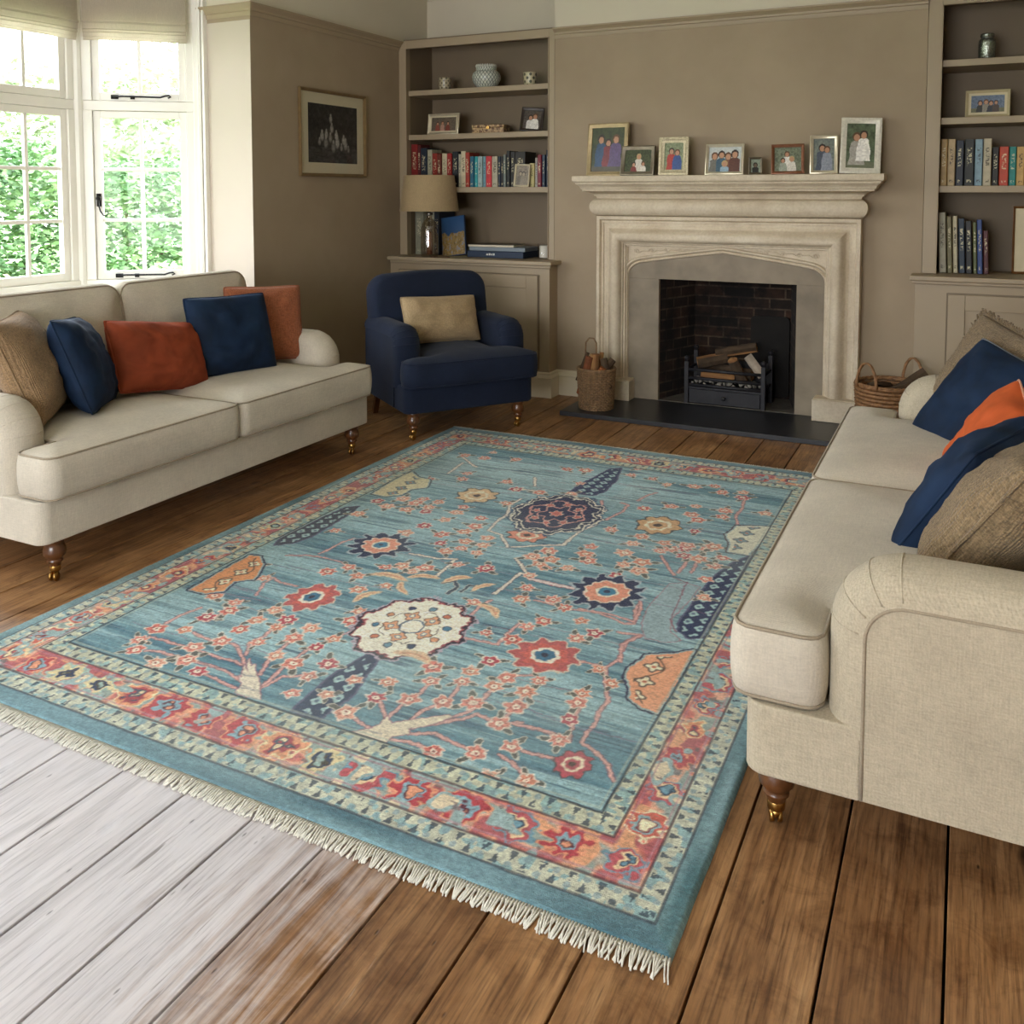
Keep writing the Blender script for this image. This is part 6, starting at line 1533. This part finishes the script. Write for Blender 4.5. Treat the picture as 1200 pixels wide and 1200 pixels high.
# ------------------------------------------------------------------ GARDEN
def leaf_mat(name, c1, c2):
    t = NT(name); t.l(t.ramp(t.noise(t.coord(), 2.5, 4, .7), [(.3, hexc(c1)), (.7, hexc(c2))]), t.b.inputs['Base Color']); t.set(Roughness=.6)
    return t.m
def leaves(name, pts_fn, n, size, m, seed, label, cat, group=None, trunk=None, loc=(0, 0, 0)):
    rs = np.random.RandomState(seed); P = pts_fn(rs, n)
    a = rs.uniform(0, 6.28, n); b = rs.uniform(-1, 1, n); s = size*rs.uniform(.6, 1.4, n)
    d1 = np.stack([np.cos(a), np.sin(a), b*.6], 1); d1 /= np.linalg.norm(d1, axis=1)[:, None]
    r = rs.normal(size=(n, 3)); d2 = np.cross(d1, r); d2 /= np.linalg.norm(d2, axis=1)[:, None]
    q = np.stack([P-d1*s[:, None], P+d2*s[:, None]*.45, P+d1*s[:, None], P-d2*s[:, None]*.45], 1).reshape(-1, 3)
    me = bpy.data.meshes.new('foliage'); me.from_pydata(q.tolist(), [], (np.arange(n*4).reshape(-1, 4)).tolist()); me.materials.append(m)
    o = bpy.data.objects.new('foliage', me)
    t = empty(name, loc, label=label, cat=cat, group=group); COL.objects.link(o); o.parent = t
    bm = B()
    for (p0, p1, r_) in (trunk or []): tube(bm, [p0, ((p0[0]+p1[0])/2+.05, (p0[1]+p1[1])/2, (p0[2]+p1[2])/2), p1], r_, 7, taper=lambda u: 1-.5*u)
    if trunk: obj('trunk', bm, m_bark, t, smooth=True)
    return t
def slab_pts(x0, x1, y0, y1, z0, z1, bump=.25):
    def f(rs, n):
        x = rs.uniform(x0, x1, n); y = rs.uniform(y0, y1, n); top = z1+bump*np.sin(y*2.1)+bump*.6*np.sin(y*5.3+1); z = z0+(top-z0)*rs.uniform(0, 1, n)**.8
        x = x1-(x1-x0)*rs.uniform(0, 1, n)**2+.12*np.sin(y*7)*np.cos(z*6); return np.stack([x, y, z], 1)
    return f
def ball_pts(blobs):
    def f(rs, n):
        k = rs.randint(0, len(blobs), n); b = np.array(blobs)[k]; v = rs.normal(size=(n, 3)); v /= np.linalg.norm(v, axis=1)[:, None]
        return b[:, :3]+v*(b[:, 3]*rs.uniform(.6, 1.05, n))[:, None]*np.array([1, 1, 1.0])
    return f
bm = B(); box(bm, -40, -5.06, -20, 40, -.4, -.25); obj('ground', bm, plain('lawn', '6c8a48', .95, .25, 3, .4, 60), kind='structure')
m_hedge = leaf_mat('hedge_leaf', '426c45', '7f9c62'); m_yel = leaf_mat('yellow_leaf', 'a39050', 'c6b682'); m_blu = leaf_mat('bluegreen_leaf', '355f50', '64907a'); m_pal = leaf_mat('pale_leaf', '93a47e', 'b6c09c')
leaves('garden_hedge', slab_pts(-10.2, -9.2, 5.2, 12.5, -.3, 1.95, .12), 26000, .055, m_hedge, 1, 'tall green leafy hedge seen through the angled casement', 'hedge', trunk=[((-9.8, 6+k, -.3), (-9.8, 6+k, 1.2), .05) for k in range(6)])
leaves('garden_shrub', ball_pts([(-7.2, 3.6, .35, .55), (-7.5, 4.3, .5, .5), (-7.2, 2.8, .4, .6), (-7.6, 5.0, .3, .45)]), 6000, .05, m_yel, 2, 'yellow flowering shrub below the straight bay casements', 'shrub', trunk=[((-7.3, 3.6, -.3), (-7.3, 3.7, .4), .04)])
leaves('garden_shrub', ball_pts([(-7.4, 6.4, .25, .45), (-7.6, 7.0, .3, .4)]), 3500, .04, m_pal, 3, 'pale low shrub in front of the tall hedge', 'shrub', trunk=[((-7.5, 6.6, -.3), (-7.5, 6.6, .3), .03)])
leaves('garden_tree', ball_pts([(-11.5, 5.7, 1.6, 1.0), (-11.6, 6.1, 2.8, .9), (-11.4, 5.3, 3.4, 1.0), (-11.6, 5.8, .6, .9), (-11.5, 5.4, 4.6, .8)]), 12000, .08, m_blu, 4, 'blue-green tree seen through the left casements', 'tree', trunk=[((-11.5, 5.7, -.3), (-11.5, 5.7, 3.5), .12)])
leaves('garden_tree', ball_pts([(-14.5, 12.5, 2.6, 1.5), (-15, 14.5, 3.0, 1.6), (-14.5, 10.5, 2.4, 1.3)]), 9000, .10, m_pal, 5, 'pale sunlit tree beyond the hedge', 'tree', trunk=[((-14.5, 12.5, -.3), (-14.5, 12.5, 1.2), .10)])

# ------------------------------------------------------------------ LIGHT
W = bpy.data.worlds.new('sky'); SC.world = W; W.use_nodes = True
nt = W.node_tree; nt.nodes.clear()
o = nt.nodes.new('ShaderNodeOutputWorld'); bg = nt.nodes.new('ShaderNodeBackground'); nt.links.new(bg.outputs[0], o.inputs[0])
tc = nt.nodes.new('ShaderNodeTexCoord'); sp = nt.nodes.new('ShaderNodeSeparateXYZ'); rp = nt.nodes.new('ShaderNodeValToRGB')
nt.links.new(tc.outputs['Generated'], sp.inputs[0]); nt.links.new(sp.outputs[2], rp.inputs[0]); nt.links.new(rp.outputs[0], bg.inputs[0])
e = rp.color_ramp.elements; e[0].position = 0; e[0].color = (.97, .98, 1.0, 1); e[1].position = .6; e[1].color = (.80, .90, 1.0, 1)
bg.inputs[1].default_value = SKY
def portal(loc, rot, sx, sy):
    l = bpy.data.lights.new('daylight_portal', 'AREA'); l.shape = 'RECTANGLE'; l.size = sx; l.size_y = sy; l.cycles.is_portal = True
    ob = bpy.data.objects.new('daylight_portal', l); COL.objects.link(ob); ob.location = loc; ob.rotation_euler = rot
portal((-4.99, 2.66, 1.80), (0, R(-90), 0), 1.85, 2.45)
portal((-4.70, 4.20, 1.80), Euler((R(90), 0, math.atan2(dd.y, dd.x)+math.pi), 'XYZ'), .70, 1.85)
portal((-4.70, 1.12, 1.80), Euler((R(90), 0, math.atan2(-dd.y, dd.x)), 'XYZ'), .70, 1.85)
portal((-1.70, YN-.22, 1.50), (R(90), 0, 0), 3.0, 1.8)
SC.view_settings.view_transform = 'Standard'; SC.view_settings.look = 'None'; SC.view_settings.gamma = 1; SC.view_settings.use_curve_mapping = False
SC.view_settings.exposure = EXPO
cy = SC.cycles; cy.use_denoising = True; cy.max_bounces = 9; cy.diffuse_bounces = 5; cy.glossy_bounces = 4; cy.transmission_bounces = 8; cy.transparent_max_bounces = 12
cy.sample_clamp_indirect = 8; cy.caustics_reflective = False; cy.caustics_refractive = False
try: cy.denoiser = 'OPENIMAGEDENOISE'; cy.denoising_input_passes = 'RGB_ALBEDO_NORMAL'; cy.denoising_prefilter = 'ACCURATE'
except Exception: pass

# ------------------------------------------------------------------ CAMERA
cd = bpy.data.cameras.new('camera'); cam = bpy.data.objects.new('camera', cd); COL.objects.link(cam); SC.camera = cam
cd.sensor_width = 36; cd.lens = 36*1076/1200; cd.shift_y = -307/1200; cd.clip_start = .05
cam.location = (0, 0, 1.45); cam.rotation_euler = Euler((R(90-3.616), 0, R(26.394)), 'XYZ')
